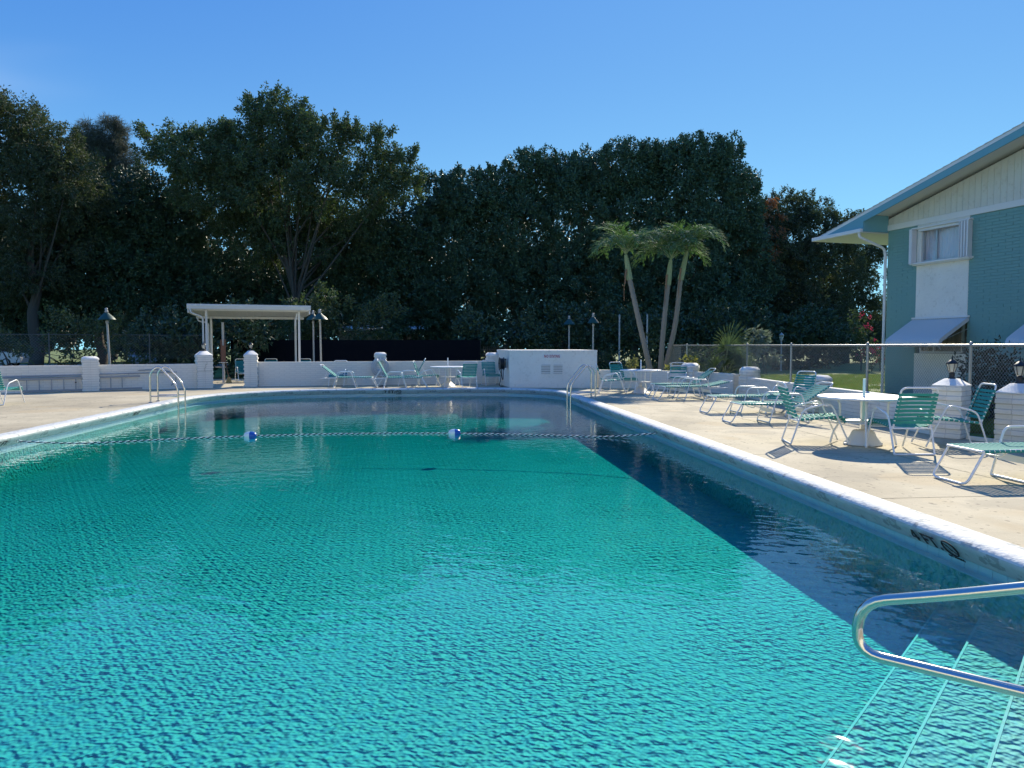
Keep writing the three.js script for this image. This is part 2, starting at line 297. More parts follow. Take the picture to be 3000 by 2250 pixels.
{ // the waterline tiles, one by one along the left and right sides, joined round the far end
  const g = box(0.008, 0.090, 0.146), stuff = [];
  for (let i = 0, z = -21.2; z < -5.5; z += 0.15, i++) { const t = obj('tile', g, M.tile, pool); t.position.set(-7.117, WATER + 0.017, z); }
  for (let z = -22.9; z < -4.4; z += 0.15) { const t = obj('tile', g, M.tile, pool); t.position.set(4.117, WATER + 0.017, z); }
  const R = ring(0.118);
  for (let i = 0; i < R.length; i++) {
    const a = R[i], b = R[(i + 1) % R.length], mx = (a[0] + b[0]) / 2, mz = (a[1] + b[1]) / 2; if (mz > -21.2 || (mx > 3.9 && mz > -23)) continue;
    const L = Math.hypot(b[0] - a[0], b[1] - a[1]), n = Math.max(1, Math.round(L / 0.15)), ang = Math.atan2(b[0] - a[0], b[1] - a[1]);
    for (let k = 0; k < n; k++) { const t = (k + 0.5) / n; stuff.push(box(0.008, 0.090, L / n - 0.004, a[0] + (b[0] - a[0]) * t, WATER + 0.017, a[1] + (b[1] - a[1]) * t, ang)); }
  }
  const s = obj('tile_band', stuff, M.tile, pool); s.userData.kind = 'stuff';
}
// corner steps, across the near right corner: lines x + z = c
for (const [c, y, n] of [[-1.57, -0.60, 0], [-1.09, -0.50, 1], [-0.60, -0.40, 2]]) {
  const lo = -0.05, step = [[c + 7.0 > 0 ? c + 2.6 : 0, -2.6], [4.06, c - 4.06], [4.06, -4.0], [0.5, -0.5], [c + 0.5, -0.5]];
  const poly = [[c + 0.52, -0.52], [4.06, c - 4.06], [4.06, lo - 4.06], [lo + 0.52, -0.52]];
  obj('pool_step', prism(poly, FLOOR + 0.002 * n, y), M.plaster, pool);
  obj('step_edge', prism([[c + 0.535, -0.535], [4.06, c - 4.06], [4.06, c - 4.06 + 0.020], [c + 0.555, -0.535]], y + 0.001, y + 0.003), M.stepEdge, pool);
}
// depth markings painted on the slanting face
const slant = Math.atan2(0.07, 0.085);
function marking(str, p, faceAngle, size, mat, symbol = true) {
  const gs = [text(str, size)], w = gs[0].boundingBox.max.x - gs[0].boundingBox.min.x, R = size * 0.62;
  if (symbol) { const cx = w / 2 + R * 1.5; gs.push(new THREE.TorusGeometry(R, R * 0.09, 4, 24).translate(cx, 0, 0.001)); gs.push(new THREE.BoxGeometry(R * 1.7, R * 0.16, 0.003).rotateZ(-0.7).translate(cx, 0, 0.0015)); gs.push(new THREE.BoxGeometry(R * 0.16, R * 0.9, 0.003).rotateZ(0.5).translate(cx - R * 0.1, R * 0.05, 0.0015)); gs.push(text('NO DIVING', size * 0.2).translate(cx, -R * 1.25, 0)); }
  const m = obj('depth_marking', gs, mat, pool); m.rotation.set(0, faceAngle, 0); m.rotateX(slant); m.position.set(...p); return m;
}
marking('5 FT.', [-6.985, -0.088, -12.85], Math.PI / 2, 0.098, M.mark, false);
marking('7 FT.', [-1.60, -0.088, -25.945], 0, 0.13, M.mark);
marking('4 FT.', [3.985, -0.085, -5.72], -Math.PI / 2, 0.125, M.mark);
marking('7 FT.', [3.982, -0.088, -12.75], -Math.PI / 2, 0.1, M.markFaded, false);
marking('7 FT.', [3.982, -0.088, -20.4], -Math.PI / 2, 0.1, M.markFaded, false);
marking('10 FT', [-6.985, -0.088, -18.3], Math.PI / 2, 0.11, M.mark, false);

// ---------------------------------------------------------------- the water: a rippled surface over a clear, faintly teal body
{
  const waves = []; seed(4711);
  for (let i = 0; i < 46; i++) { const L = Math.exp(rr(Math.log(14), Math.log(105))), a = rr(0, 6.283), kx = Math.round(L * Math.cos(a)), kz = Math.round(L * Math.sin(a)); const k = Math.hypot(kx, kz) || 1; waves.push([kx, kz, rr(0, 6.283), 1 / Math.pow(k, 1.3)]); }
  const n = 1024, raw = new Float32Array(n * n); let lo = 1e9, hi = -1e9;
  const S = new Float32Array(4096); for (let i = 0; i < 4096; i++) S[i] = Math.sin(i / 4096 * 2 * Math.PI);
  for (let y = 0; y < n; y++) for (let x = 0; x < n; x++) {
    let h = 0; for (const [kx, kz, p, A] of waves) { const s = S[((kx * x + kz * y) * 4 + Math.floor(p * 651.9)) & 4095]; h += A * (s + 0.35 * s * s); }
    const patch = 0.45 + 1.1 * fbm(x / n, y / n, 3, 3, 301); h *= patch; raw[y * n + x] = h; if (h < lo) lo = h; if (h > hi) hi = h;
  }
  const waterBump = heightTex(n, 5.2, (u, v) => (raw[Math.min(n - 1, Math.floor(v * n)) * n + Math.min(n - 1, Math.floor(u * n))] - lo) / (hi - lo));
  M.water = phys('pool_water_surface', [0.97, 0.99, 0.99], 0.02, { transmission: 1, thickness: 0, ior: 1.33, bumpMap: waterBump, bumpScale: 0.0035 });
  M.waterBody = phys('pool_water_body', [1, 1, 1], 0.0, { transmission: 1, thickness: 0.5, ior: 1.33, transparent: true, opacity: 0, depthWrite: false, attenuationDistance: 1 });
  M.waterBody.attenuationColor.setRGB(0.36, 0.87, 0.865);
  const water = new THREE.Group(); water.name = 'water'; scene.add(water); tag(water, 'clear teal pool water with small ripples', null, null, 'structure');
  obj('water_surface', flat(ring(0.120), WATER), M.water, water);
  const body = obj('water_body', prism(ring(0.06), FLOOR - 0.02, WATER - 0.004), M.waterBody, water); body.castShadow = false;
}
// ---------------------------------------------------------------- ground, deck, path
const grassTex = colourTex(1024, 9, (u, v) => {
  const a = fbm(u, v, 5, 5, 401), b = fbm(u, v, 120, 2, 411), c = fbm(u, v, 40, 3, 421);
  let q = mix3([0.075, 0.125, 0.022], [0.145, 0.185, 0.035], sm(a, 0.3, 0.7)); q = mix3(q, [0.20, 0.19, 0.07], sm(c, 0.6, 0.8) * 0.6);
  return q.map((x) => x * (0.6 + 0.8 * b));
});
M.lawn = std('lawn', [1, 1, 1], 0.95, { map: grassTex });
const far = [[-220, -300], [260, -300], [260, 60], [-220, 60]];
struct('ground', 'mown lawn and open ground round the pool terrace', flat(far, -0.03, [ring(0.2)]), M.lawn);
const deckLine = [[-17, 6], [-17, -23.4], [-13.6, -24.9], [-8.25, -27.45], [-10.7, -34.8], [-4.0, -36.2], [-3.2, -28.9], [2.4, -29.8], [5.7, -26.2], [7.5, -25.5], [8.95, -23.3], [9.15, -21.7], [8.75, -18.2], [8.36, -11.5], [8.75, -11.25], [8.75, -10.3], [8.6, -9.8], [9.4, 0], [9.4, 6]];
const deck = new THREE.Group(); deck.name = 'pool_deck'; scene.add(deck); tag(deck, 'sunlit buff concrete terrace round the pool', null, null, 'structure');
obj('joint_bed', flat(deckLine, -0.008, [ring(0.24)]), M.joint, deck);
function clipPoly(poly, f) { const out = []; for (let i = 0; i < poly.length; i++) { const a = poly[i], b = poly[(i + 1) % poly.length], fa = f(a), fb = f(b); if (fa >= 0) out.push(a); if ((fa >= 0) !== (fb >= 0)) { const t = fa / (fa - fb); out.push([a[0] + (b[0] - a[0]) * t, a[1] + (b[1] - a[1]) * t]); } } return out; }
function slab(poly) { if (poly.length > 2) obj('concrete_slab', flat(poly, 0), M.concrete, deck); }
{ // right and left of the pool a grid of slabs with open joints, whole sheets round the far end and behind the camera
  const g = 0.007, zs = [-22.6, -19.4, -16.2, -13.0, -9.9, -6.9, -4.2], out = deckLine;
  const inDeckRight = (z) => { let best = 9.4; for (let i = 8; i < out.length - 1; i++) { const a = out[i], b = out[i + 1]; if ((a[1] - z) * (b[1] - z) <= 0 && Math.abs(a[1] - b[1]) > 1e-6) best = a[0] + (b[0] - a[0]) * (z - a[1]) / (b[1] - a[1]); } return best; };
  for (let i = 0; i < zs.length - 1; i++) {
    const z0 = zs[i] + g, z1 = zs[i + 1] - g, s = 0.10 * (i % 2), xm = 6.25 + s;
    slab([[4.27, z0], [xm - g, z0], [xm - g, z1], [4.27, z1]]);
    slab([[xm + g, z0], [inDeckRight(z0), z0], ...out.filter((q, k) => k > 8 && k < 17 && q[1] > z0 + 0.01 && q[1] < z1 - 0.01), [inDeckRight(z1), z1], [xm + g, z1]]);
    for (const [xa, xb] of [[-7.27, -10.4], [-10.4, -13.6], [-13.6, -17]]) {
      let p = [[xa - g, z0], [xb + g, z0], [xb + g, z1], [xa - g, z1]];
      slab(p);
    }
  }
  const R = ring(0.27);
  const farPool = R.filter((q) => q[1] < -22.6), yes = farPool.sort((a, b) => b[0] - a[0]);
  const right = inDeckRight(-22.6);
  slab([[-17, -22.6 - g], [-17, -23.4], [-13.6, -24.9], [-8.25, -27.45], [-10.7, -34.8], [-4.0, -36.2], [-3.2, -28.9], [-2.0 - g, -29.1], ...farPoolHalf(farPool, (x) => x < -2.0), [-7.26, -22.6 - g]]);
  slab([[-2.0 + g, -29.1], [2.4, -29.8], [5.7, -26.2], [7.5, -25.5], [8.95, -23.3], [right, -22.6 - g], [4.26, -22.6 - g], ...farPool.filter((q) => q[0] >= -2.0 && q[1] < -22.7)]);
  slab([[-17, -4.2 + g], [-7.28, -4.2 + g], [-7.28, -0.2], [0.7, -0.26], [4.28, -3.9], [4.28, -4.2 + g], [9.05, -4.2 + g], [9.4, 0], [9.4, 6], [-17, 6]]);
}
{ // hairline cracks across the concrete
  seed(97);
  for (const [x, z, a, L] of [[4.4, -8.1, 0.25, 2.6], [5.2, -11.9, -0.5, 1.8], [4.5, -15.4, 0.4, 2.2], [-9.6, -15.2, 0.2, 2.4], [-8.2, -19.2, -0.3, 2.1], [6.6, -6.1, 0.9, 1.6], [4.6, -5.2, -0.15, 2.9]]) {
    let p = [x, z], ang = a; const l = [], r = []; for (let i = 0; i <= 22; i++) { const w = 0.0016 + 0.0022 * rnd(); l.push([p[0] - Math.sin(ang) * w, p[1] + Math.cos(ang) * w]); r.unshift([p[0] + Math.sin(ang) * w, p[1] - Math.cos(ang) * w]); ang += rr(-0.45, 0.45); ang = a + (ang - a) * 0.7; p = [p[0] + Math.cos(ang) * L / 22, p[1] + Math.sin(ang) * L / 22]; }
    obj('crack', flat([...l, ...r], 0.004), M.joint, deck);
  }
}
function farPoolHalf(f, test) { return f.filter((q) => test(q[0]) && q[1] < -22.7).sort((a, b) => b[0] - a[0]); }
// pale path over the lawn
{
  const L = [[9.6, -16.9], [11.3, -20.6], [13.4, -24.2], [16.5, -27.2], [20.5, -29.8], [26, -32]], a = [], b = [];
  const C = new THREE.CatmullRomCurve3(L.map(([x, z]) => V3(x, 0, z))).getPoints(30);
  C.forEach((p, i) => { const t = C[Math.min(i + 1, 30)].clone().sub(C[Math.max(i - 1, 0)]).normalize(), w = 0.42 + 0.05 * Math.sin(i * 2.1); a.push([p.x - t.z * w, p.z + t.x * w]); b.unshift([p.x + t.z * w, p.z - t.x * w]); });
  struct('path', 'narrow pale path curving over the lawn towards the teal building', flat([...a, ...b], -0.022), M.path);
}
struct('road', 'sunlit grey street beyond the trees on the left', flat([[-90, -53], [-24, -53], [-12, -53.5], [-12, -64], [-90, -66]], -0.024), M.asphalt);

// ---------------------------------------------------------------- brick walls and pillars
M.brick = [0, 1, 2].map((i) => { const m = M.whiteWall.clone(); m.name = 'white_painted_brick'; m.color.setRGB(...[[0.80, 0.765, 0.69], [0.765, 0.735, 0.665], [0.83, 0.79, 0.715]][i]); return m; });
M.mortar = std('painted_mortar', [0.58, 0.555, 0.50], 0.9);
const BH = 0.076;
function brickWall(name, label, pts, h, { each = false, group, len = 0.38 } = {}) {
  const w = thing(name, label, 'wall', [0, 0, 0], 0, group); let stuff = []; const n = Math.round(h / BH), k = h / n;
  for (let s = 0; s < pts.length - 1; s++) {
    const a = V3(pts[s][0], 0, pts[s][1]), b = V3(pts[s + 1][0], 0, pts[s + 1][1]), L = a.distanceTo(b), ang = Math.atan2(-(b.z - a.z), b.x - a.x), mid = a.clone().add(b).multiplyScalar(0.5);
    obj('core', box(L + 0.05, h - 0.02, 0.17, mid.x, h / 2 - 0.01, mid.z, ang), M.mortar, w);
    const m = Math.max(1, Math.round(L / len)), g = new THREE.Group();
    for (let r = 0; r < n; r++) for (let i = -(r % 2 ? 1 : 0); i < m; i++) {
      const x0 = Math.max(0, (i + (r % 2 ? 0.5 : 0)) * L / m), x1 = Math.min(L, (i + 1 + (r % 2 ? 0.5 : 0)) * L / m), bl = x1 - x0 - 0.007; if (bl < 0.03) continue;
      const t = (x0 + x1) / 2 / L, px = a.x + (b.x - a.x) * t, pz = a.z + (b.z - a.z) * t, j = rr(-0.003, 0.003), hh = k - rr(0.006, 0.010);
      const q = box(bl, hh, 0.205 + j * 2, 0, 0, 0, 0);
      if (each) { const o = obj('brick', q, M.brick[Math.floor(rnd() * 3)], w); o.position.set(px, (r + 0.5) * k, pz); o.rotation.set(0, ang + rr(-0.004, 0.004), rr(-0.004, 0.004)); }
      else stuff.push(q.rotateY(ang).translate(px, (r + 0.5) * k, pz));
    }
  }
  if (stuff.length) obj('brickwork', stuff, M.brick[0], w).userData.kind = 'stuff';
  return w;
}
function pillar(label, x, z, w, h, apex, turn, each, group, round = false) {
  const p = thing('brick_pillar', label, 'pillar', [x, 0, z], turn, group), n = Math.round(h / BH), k = h / n, stuff = [];
  obj('core', box(w - 0.03, h - 0.01, w - 0.03, 0, h / 2 - 0.005, 0), M.mortar, p);
  for (let r = 0; r < n; r++) for (let s = 0; s < 4; s++) {
    const L = w / 2 - 0.004, D = w / 2 + rr(-0.001, 0.004), o = (r % 2 ? 1 : -1) * w * 0.0, hh = k - rr(0.009, 0.013);
    const sx = s % 2 ? 1 : -1, sz = s < 2 ? 1 : -1; const q = rbox(L + (r % 2 ? sx * 0.012 : -sx * 0.012), hh, D, 0, 0, 0, 0.006);
    const px = sx * w / 4 + (r % 2 ? 0.006 : -0.006), pz = sz * (w / 4 + 0.002), py = (r + 0.5) * k;
    if (each) { const b = obj('brick', q, M.brick[(r + s) % 3], p); b.position.set(px, py, pz); b.rotation.y = rr(-0.006, 0.006); } else stuff.push(q.translate(px, py, pz));
  }
  if (stuff.length) obj('brickwork', stuff, M.brick[0], p).userData.kind = 'stuff';
  const a = w / 2 + 0.004, t = w * 0.20, c = [];
  if (round) c.push(...[0, 1, 2, 3].map((i) => metreUV(new THREE.CylinderGeometry(a * 1.414 * [1, 0.97, 0.86, 0.66][i], a * 1.414 * [1, 1, 0.97, 0.86][i], (apex - h) / 4, 4, 1).rotateY(Math.PI / 4).translate(0, h + (apex - h) * (i + 0.5) / 4, 0))));
  else { c.push(metreUV(new THREE.CylinderGeometry(a * 1.414, a * 1.414, 0.02, 4).rotateY(Math.PI / 4).translate(0, h + 0.008, 0)), metreUV(new THREE.CylinderGeometry(t * 1.414, a * 1.414, apex - h - 0.016, 4, 1).rotateY(Math.PI / 4).translate(0, h + 0.016 + (apex - h - 0.016) / 2, 0))); }
  obj('cap', c, M.stucco, p);
  return p;
}
seed(11);
brickWall('garden_wall', 'long low white painted brick wall at left with pool poles and a ladder on it', [[-20.5, -21.6], [-13.6, -24.95], [-8.35, -27.45]], 0.86);
brickWall('garden_wall', 'white painted brick wall along the far end between gateway and pump house', [[-6.5, -28.35], [-2.1, -29.0], [2.35, -29.75]], 0.90);
brickWall('garden_wall', 'low white painted brick wall curving along the right side below the wire fence', [[8.35, -11.8], [8.72, -18.2], [9.08, -21.6]], 0.585, { each: true, len: 0.62 });
brickWall('garden_wall', 'short white painted brick wall in the far right corner in front of the palms', [[9.02, -21.9], [8.85, -23.3], [7.4, -25.45], [5.75, -26.3]], 0.64);
pillar('left gateway pillar with a stepped crack down its white brickwork', -8.18, -27.52, 0.52, 1.15, 1.30, 0.45, false, 'pillars of the pool walls');
pillar('right gateway pillar of white brick in front of the gazebo', -6.72, -28.2, 0.47, 1.15, 1.31, 0.16, false, 'pillars of the pool walls');
pillar('white brick pillar with a rounded top, halfway along the left wall', -11.35, -26.02, 0.50, 1.02, 1.14, 0.45, false, 'pillars of the pool walls', true);
pillar('white pillar with the big coil of pale hose hanging on it', -2.12, -28.95, 0.42, 1.12, 1.24, 0.16, false, 'pillars of the pool walls', true);
pillar('white rounded pillar end against the left side of the pump house', 2.2, -29.62, 0.44, 1.08, 1.22, 0.16, false, 'pillars of the pool walls', true);
pillar('white brick pillar on the right wall nearest the fan palm, without a lamp', 9.06, -21.0, 0.43, 0.72, 0.88, 0.1, true, 'pillars of the pool walls', true);
pillar('white brick pillar on the right wall behind the teal chair and lounger, without a lamp', 8.60, -16.2, 0.43, 0.70, 0.83, 0.1, true, 'pillars of the pool walls', true);
pillar('white brick pillar with a black lantern, behind the near table', 8.36, -11.45, 0.44, 0.84, 0.96, 0.62, true, 'pillars of the pool walls');
pillar('white brick pillar with a black lantern at the right edge of the photo', 8.72, -10.45, 0.46, 0.78, 0.93, 0.5, true, 'pillars of the pool walls');
pillar('white rounded pillar in the far right corner, half hidden by fan palm leaves', 8.35, -24.1, 0.44, 0.76, 0.92, 0.7, false, 'pillars of the pool walls', true);
// cracks in the left gateway pillar are open joints
{
  const p = scene.children.find((o) => o.userData.label?.startsWith('left gateway')), g = [];
  const run = [[0.06, 0.93], [0.06, 0.83], [0.02, 0.83], [0.02, 0.72], [-0.02, 0.72], [-0.02, 0.60]];
  for (let i = 0; i < run.length - 1; i++) { const [a, b] = run[i], [c, d] = run[i + 1]; g.push(new THREE.BoxGeometry(Math.abs(a - c) + 0.007, Math.abs(b - d) + 0.007, 0.004).translate((a + c) / 2, (b + d) / 2, 0.268)); }
  for (const y of [0.93, 0.60]) g.push(new THREE.BoxGeometry(0.5, 0.008, 0.004).translate(0, y, 0.268));
  obj('crack', g, M.joint, p);
}
struct('kerb', 'low white kerb across the opening between the two lantern pillars', box(1.1, 0.07, 0.07, 8.62, 0.02, -10.66, -1.28), M.whiteWall);

// ---------------------------------------------------------------- pump house
{
  const foot = [[2.58, -26.45], [5.64, -26.05], [5.72, -29.6], [2.42, -30.0]], H = 1.3, t = thing('pump_house', 'white block pump house with a flat top and a NO DIVING sign', 'pump house');
  const u = V3(3.06, 0, 0.40).normalize(), ang = Math.atan2(-u.z, u.x), nrm = V3(-u.z, 0, u.x);
  const at = (s, y, o = 0) => [2.58 + u.x * s + nrm.x * o, y, -26.45 + u.z * s + nrm.z * o];
  obj('body', prism(foot, 0, H - 0.03, 0.008), M.stucco, t);
  obj('top_slab', prism([[2.57, -26.44], [5.65, -26.04], [5.73, -29.61], [2.41, -30.01]], H - 0.03, H + 0.035, 0.01), M.stucco, t);
  for (const s of [1.10, 1.53]) {
    const v = new THREE.Group(); v.name = 'louvre_vent'; v.position.set(...at(s + 0.18, 0.66, 0.004)); v.rotation.y = ang; t.add(v);
    obj('frame', [box(0.36, 0.022, 0.02, 0, 0.175, 0), box(0.36, 0.022, 0.02, 0, -0.175, 0), box(0.022, 0.328, 0.02, -0.169, 0, 0), box(0.022, 0.328, 0.02, 0.169, 0, 0)], M.stucco, v);
    obj('recess', box(0.316, 0.328, 0.004, 0, 0, -0.001), M.dark, v);
    for (let i = 0; i < 4; i++) obj('louvre', new THREE.BoxGeometry(0.316, 0.082, 0.007).rotateX(0.42).translate(0, 0.122 - i * 0.082, 0.012), M.shutter, v);
  }
  const sg = new THREE.Group(); sg.name = 'sign'; sg.position.set(...at(1.50, 1.12, 0.004)); sg.rotation.y = ang; t.add(sg);
  obj('sign_board', box(0.66, 0.135, 0.008), M.sign, sg);
  obj('lettering', text('NO DIVING', 0.088, 0.003).scale(0.86, 1.12, 1).translate(0, 0, 0.005), M.red, sg);
}

// ---------------------------------------------------------------- gazebo
{
  const t = thing('gazebo', 'white metal gazebo with a flat roof and slim posts behind the gateway', 'gazebo', [-9.42, 0, -29.85], 0.226), W = 4.5, D = 3.7;
  const roofY = (z) => 2.93 + z * 0.055;                                    // falls to the back
  const sl = Math.atan(-0.055);
  for (let i = 0; i < 15; i++) { const x = (i + 0.5) * W / 15; obj('roof_panel', new THREE.BoxGeometry(W / 15 - 0.006, 0.05, D).rotateX(sl).translate(x, roofY(-D / 2) + 0.06, -D / 2), M.roofPan, t); }
  obj('fascia', [rbox(W + 0.08, 0.09, 0.07, W / 2, 3.045, 0.0, 0.008), rbox(W + 0.08, 0.10, 0.05, W / 2, 2.955, -0.01, 0.008)], M.roofPan, t);
  for (const x of [0, W]) obj('side_beam', box(0.05, 0.15, D, x, 2.93 - D * 0.0275, -D / 2 - 0.04), M.roofPan, t);
  obj('rear_beam', box(W - 0.06, 0.10, 0.06, W / 2, 2.70, -D + 0.1), M.roofPan, t);
  obj('front_beam', box(W - 0.06, 0.09, 0.06, W / 2, 2.90, -0.45), M.roofPan, t);
  for (const [x, z] of [[0.62, -0.42], [4.1, -0.42], [0.62, -3.5], [4.1, -3.5]]) { const h = roofY(z) + 0.0; obj('post', rbox(0.085, h, 0.085, x, h / 2, z, 0.008), M.roofPan, t); }
  obj('brace', new THREE.BoxGeometry(0.05, 0.5, 0.05).rotateZ(-0.17).translate(3.98, 2.55, -0.42), M.roofPan, t);
  obj('downspout', tube([[0.08, 2.93, 0.0], [0.08, 2.76, 0.0], [0.50, 2.60, -0.30], [0.50, 2.3, -0.36], [0.50, 0.05, -0.36]], 0.034, 0.12), M.roofPan, t);
  obj('downspout', tube([[0.10, 2.74, -3.5], [0.10, 2.55, -3.5], [0.52, 2.45, -3.45], [0.52, 0.05, -3.45]], 0.034, 0.12), M.roofPan, t);
}

// ---------------------------------------------------------------- teal apartment building, in its own axes: x along the facade towards the camera, z out from it
{
  const t = thing('apartment_building', 'two storey teal painted brick building with white gable on the right', 'building', [13.97, 0, -22.21], Math.atan2(-0.982, 0.19));
  const U = 13.5, DEPTH = 10, EAVE = 5.04, bricks = [], near = [];
  const open = [[1.14, 2.92, -1, 5.04], [6.2, 8.2, -1, 5.04]];
  obj('core', [box(1.14, EAVE, 0.1, 0.57, EAVE / 2, -0.066), box(3.28, EAVE, 0.1, 4.56, EAVE / 2, -0.066), box(U - 8.2, EAVE, 0.1, (U + 8.2) / 2, EAVE / 2, -0.066), box(0.1, EAVE + 0.2, DEPTH - 0.1, 0.05, (EAVE + 0.2) / 2, -DEPTH / 2 - 0.06), box(U, EAVE, 0.1, U / 2, EAVE / 2, -DEPTH), box(0.1, EAVE, DEPTH, U, EAVE / 2, -DEPTH / 2)], M.tealBrick, t);
  seed(31); const k = 0.0835, bl = 0.40;
  for (let r = 0; r * k < EAVE - 0.05; r++) for (let i = -1; i < U / bl; i++) {
    let x0 = Math.max(0, (i + (r % 2 ? 0.5 : 0)) * bl), x1 = Math.min(U, (i + 1 + (r % 2 ? 0.5 : 0)) * bl);
    for (const [a, b] of open) { if (x0 >= a && x1 <= b) { x1 = x0; } else if (x0 < a && x1 > a) x1 = a; else if (x0 < b && x1 > b) x0 = b; }
    if (x1 - x0 < 0.03) continue;
    const b = [x0, x1, r, rr(-0.004, 0.004)]; (x1 < 5.9 && x0 > 2.8 && r * k > 1.4 ? near : bricks).push(b);
  }
  near.sort((p, q) => (q[0] + q[2] * 0.02) - (p[0] + p[2] * 0.02));
  const rest = near.splice(300);
  const shape = ([x0, x1, r, j], w = x1 - x0 - 0.006) => box(w, k - 0.010, 0.055 + j, (x0 + x1) / 2, (r + 0.5) * k, -0.025 + j / 2);
  for (const b of near) obj('brick', shape(b), M.tealBrick, t);
  obj('brickwork', [...bricks, ...rest].map((b) => shape(b)), M.tealBrick, t).userData.kind = 'stuff';
  // the white stucco bay with the two windows
  for (const b of [[1.78, 1.67, 2.03, 3.095], [1.78, 1.27, 2.03, 0.635], [1.78, 0.13, 2.03, 4.975], [0.15, 0.98, 1.215, 4.42], [0.15, 0.98, 2.845, 4.42]]) obj('stucco_panel', box(b[0], b[1], 0.06, b[2], b[3], -0.02), M.stucco, t);
  const win = (y0, y1, curtain) => {
    const w = new THREE.Group(); w.name = 'window'; w.position.set(2.03, y0, 0); t.add(w); const h = y1 - y0, a = 0.74;
    obj('frame', [box(2 * a, 0.05, 0.07, 0, 0.025, -0.06), box(2 * a, 0.05, 0.07, 0, h - 0.025, -0.06), box(0.05, h - 0.1, 0.07, -a + 0.025, h / 2, -0.06), box(0.05, h - 0.1, 0.07, a - 0.025, h / 2, -0.06), box(0.045, h - 0.1, 0.06, -a + 0.50, h / 2, -0.06)], M.alu, w);
    obj('pane', box(2 * a - 0.1, h - 0.1, 0.006, 0, h / 2, -0.075), M.glass, w);
    const cg = new THREE.PlaneGeometry(2 * a - 0.06, h - 0.06, 90, 1), p = cg.attributes.position; for (let i = 0; i < p.count; i++) p.setZ(i, 0.03 * Math.sin(p.getX(i) * 42)); cg.computeVertexNormals(); cg.translate(0, h / 2, -0.16);
    obj('curtain', cg, curtain, w); obj('recess', box(2 * a + 0.1, h + 0.1, 0.02, 0, h / 2, -0.30), M.dark, w);
    return w;
  };
  const w1 = win(3.94, 4.90, M.curtain), w2 = win(1.28, 2.25, M.curtainBeige);
  obj('sill', [rbox(2.02, 0.05, 0.20, 0.02, -0.035, 0.08, 0.008), box(1.94, 0.03, 0.14, 0.02, -0.075, 0.05)], M.whiteTrim, w1);
  obj('head', [rbox(1.98, 0.05, 0.16, 0, 1.0, 0.06, 0.008), box(1.56, 0.07, 0.10, 0, 0.935, 0.03)], M.whiteTrim, w1);
  obj('shutter', [box(0.05, 1.02, 0.24, -0.93, 0.47, 0.13), box(0.05, 1.02, 0.05, -0.885, 0.47, 0.22)], M.shutter, w1);
  for (let i = 0; i < 6; i++) obj('shutter_leaf', box(0.035, 0.98, 0.20 + (i % 2) * 0.03, 0.76 + i * 0.045, 0.47, 0.12, i % 2 ? 0.25 : -0.25), M.shutter, w1);
  // awnings over the lower windows
  for (const [u0, u1] of [[1.08, 2.98], [4.95, 6.95]]) {
    const w = u1 - u0, aw = new THREE.Group(); aw.name = 'awning'; aw.position.set(u0, 0, 0.005); t.add(aw);
    const prof = [[0.02, 2.27], [0.30, 2.10], [0.60, 1.915], [0.86, 1.755], [0.97, 1.68], [1.02, 1.60], [1.03, 1.52], [1.02, 1.46]], n = 26, pos = [], idx = [];
    for (let i = 0; i <= n * 4; i++) for (const [o, y] of prof) { const rib = (i % 4 < 2 ? 0.006 : -0.006); pos.push(w * i / (n * 4), y + rib, o + rib * 0.6); }
    for (let i = 0; i < n * 4; i++) for (let j = 0; j < prof.length - 1; j++) { const a = i * prof.length + j, b = a + prof.length; idx.push(a, a + 1, b, b, a + 1, b + 1); }
    const g = new THREE.BufferGeometry(); g.setAttribute('position', new THREE.Float32BufferAttribute(pos, 3)); g.setIndex(idx); g.computeVertexNormals();
    obj('awning_roof', g, M.awning, aw);
    for (const x of [0.0, w]) { const s = new THREE.Shape([...prof.map(([o, y]) => new THREE.Vector2(o, y)), ...prof.map(([o, y]) => new THREE.Vector2(o - 0.07, y - 0.07)).reverse()]); obj('awning_side', new THREE.ExtrudeGeometry(s, { depth: 0.012, bevelEnabled: false }).rotateY(-Math.PI / 2).translate(x, 0, 0), M.awning, aw); }
    obj('stay', [rod([0.03, 1.62, 0.92], [0.03, 1.95, 0.02], 0.011), rod([w - 0.03, 1.62, 0.92], [w - 0.03, 1.95, 0.02], 0.011)], M.alu, aw);
    obj('head_rail', box(w + 0.06, 0.05, 0.05, w / 2, 2.30, 0.03), M.whiteTrim, aw);
  }
  // trim band, siding, gable roof with boxed eaves
  obj('trim_band', rbox(U, 0.17, 0.05, U / 2, EAVE + 0.085, 0.012, 0.006), M.whiteTrim, t);
  const slope = 0.242, ridge = 7.4, top = (u) => 5.56 + slope * (u < ridge ? u : 2 * ridge - u), sw = 0.19;
  for (let i = 0; (i + 1) * sw < U; i++) { const a = i * sw + 0.004, b = (i + 1) * sw - 0.004, y0 = EAVE + 0.172, s = new THREE.Shape([new THREE.Vector2(a, y0), new THREE.Vector2(b, y0), new THREE.Vector2(b, top(b) - 0.16), new THREE.Vector2(a, top(a) - 0.16)]); obj('siding_board', metreUV(new THREE.ExtrudeGeometry(s, { depth: 0.02, bevelEnabled: false }).translate(0, 0, -0.02)), M.siding, t); }
  obj('gable_backing', metreUV(new THREE.ExtrudeGeometry(new THREE.Shape([new THREE.Vector2(0, EAVE + 0.1), new THREE.Vector2(U, EAVE + 0.1), new THREE.Vector2(U, top(U) - 0.12), new THREE.Vector2(ridge, top(ridge) - 0.12), new THREE.Vector2(0, top(0) - 0.12)]), { depth: 0.04, bevelEnabled: false }).translate(0, 0, -0.075)), M.joint, t);
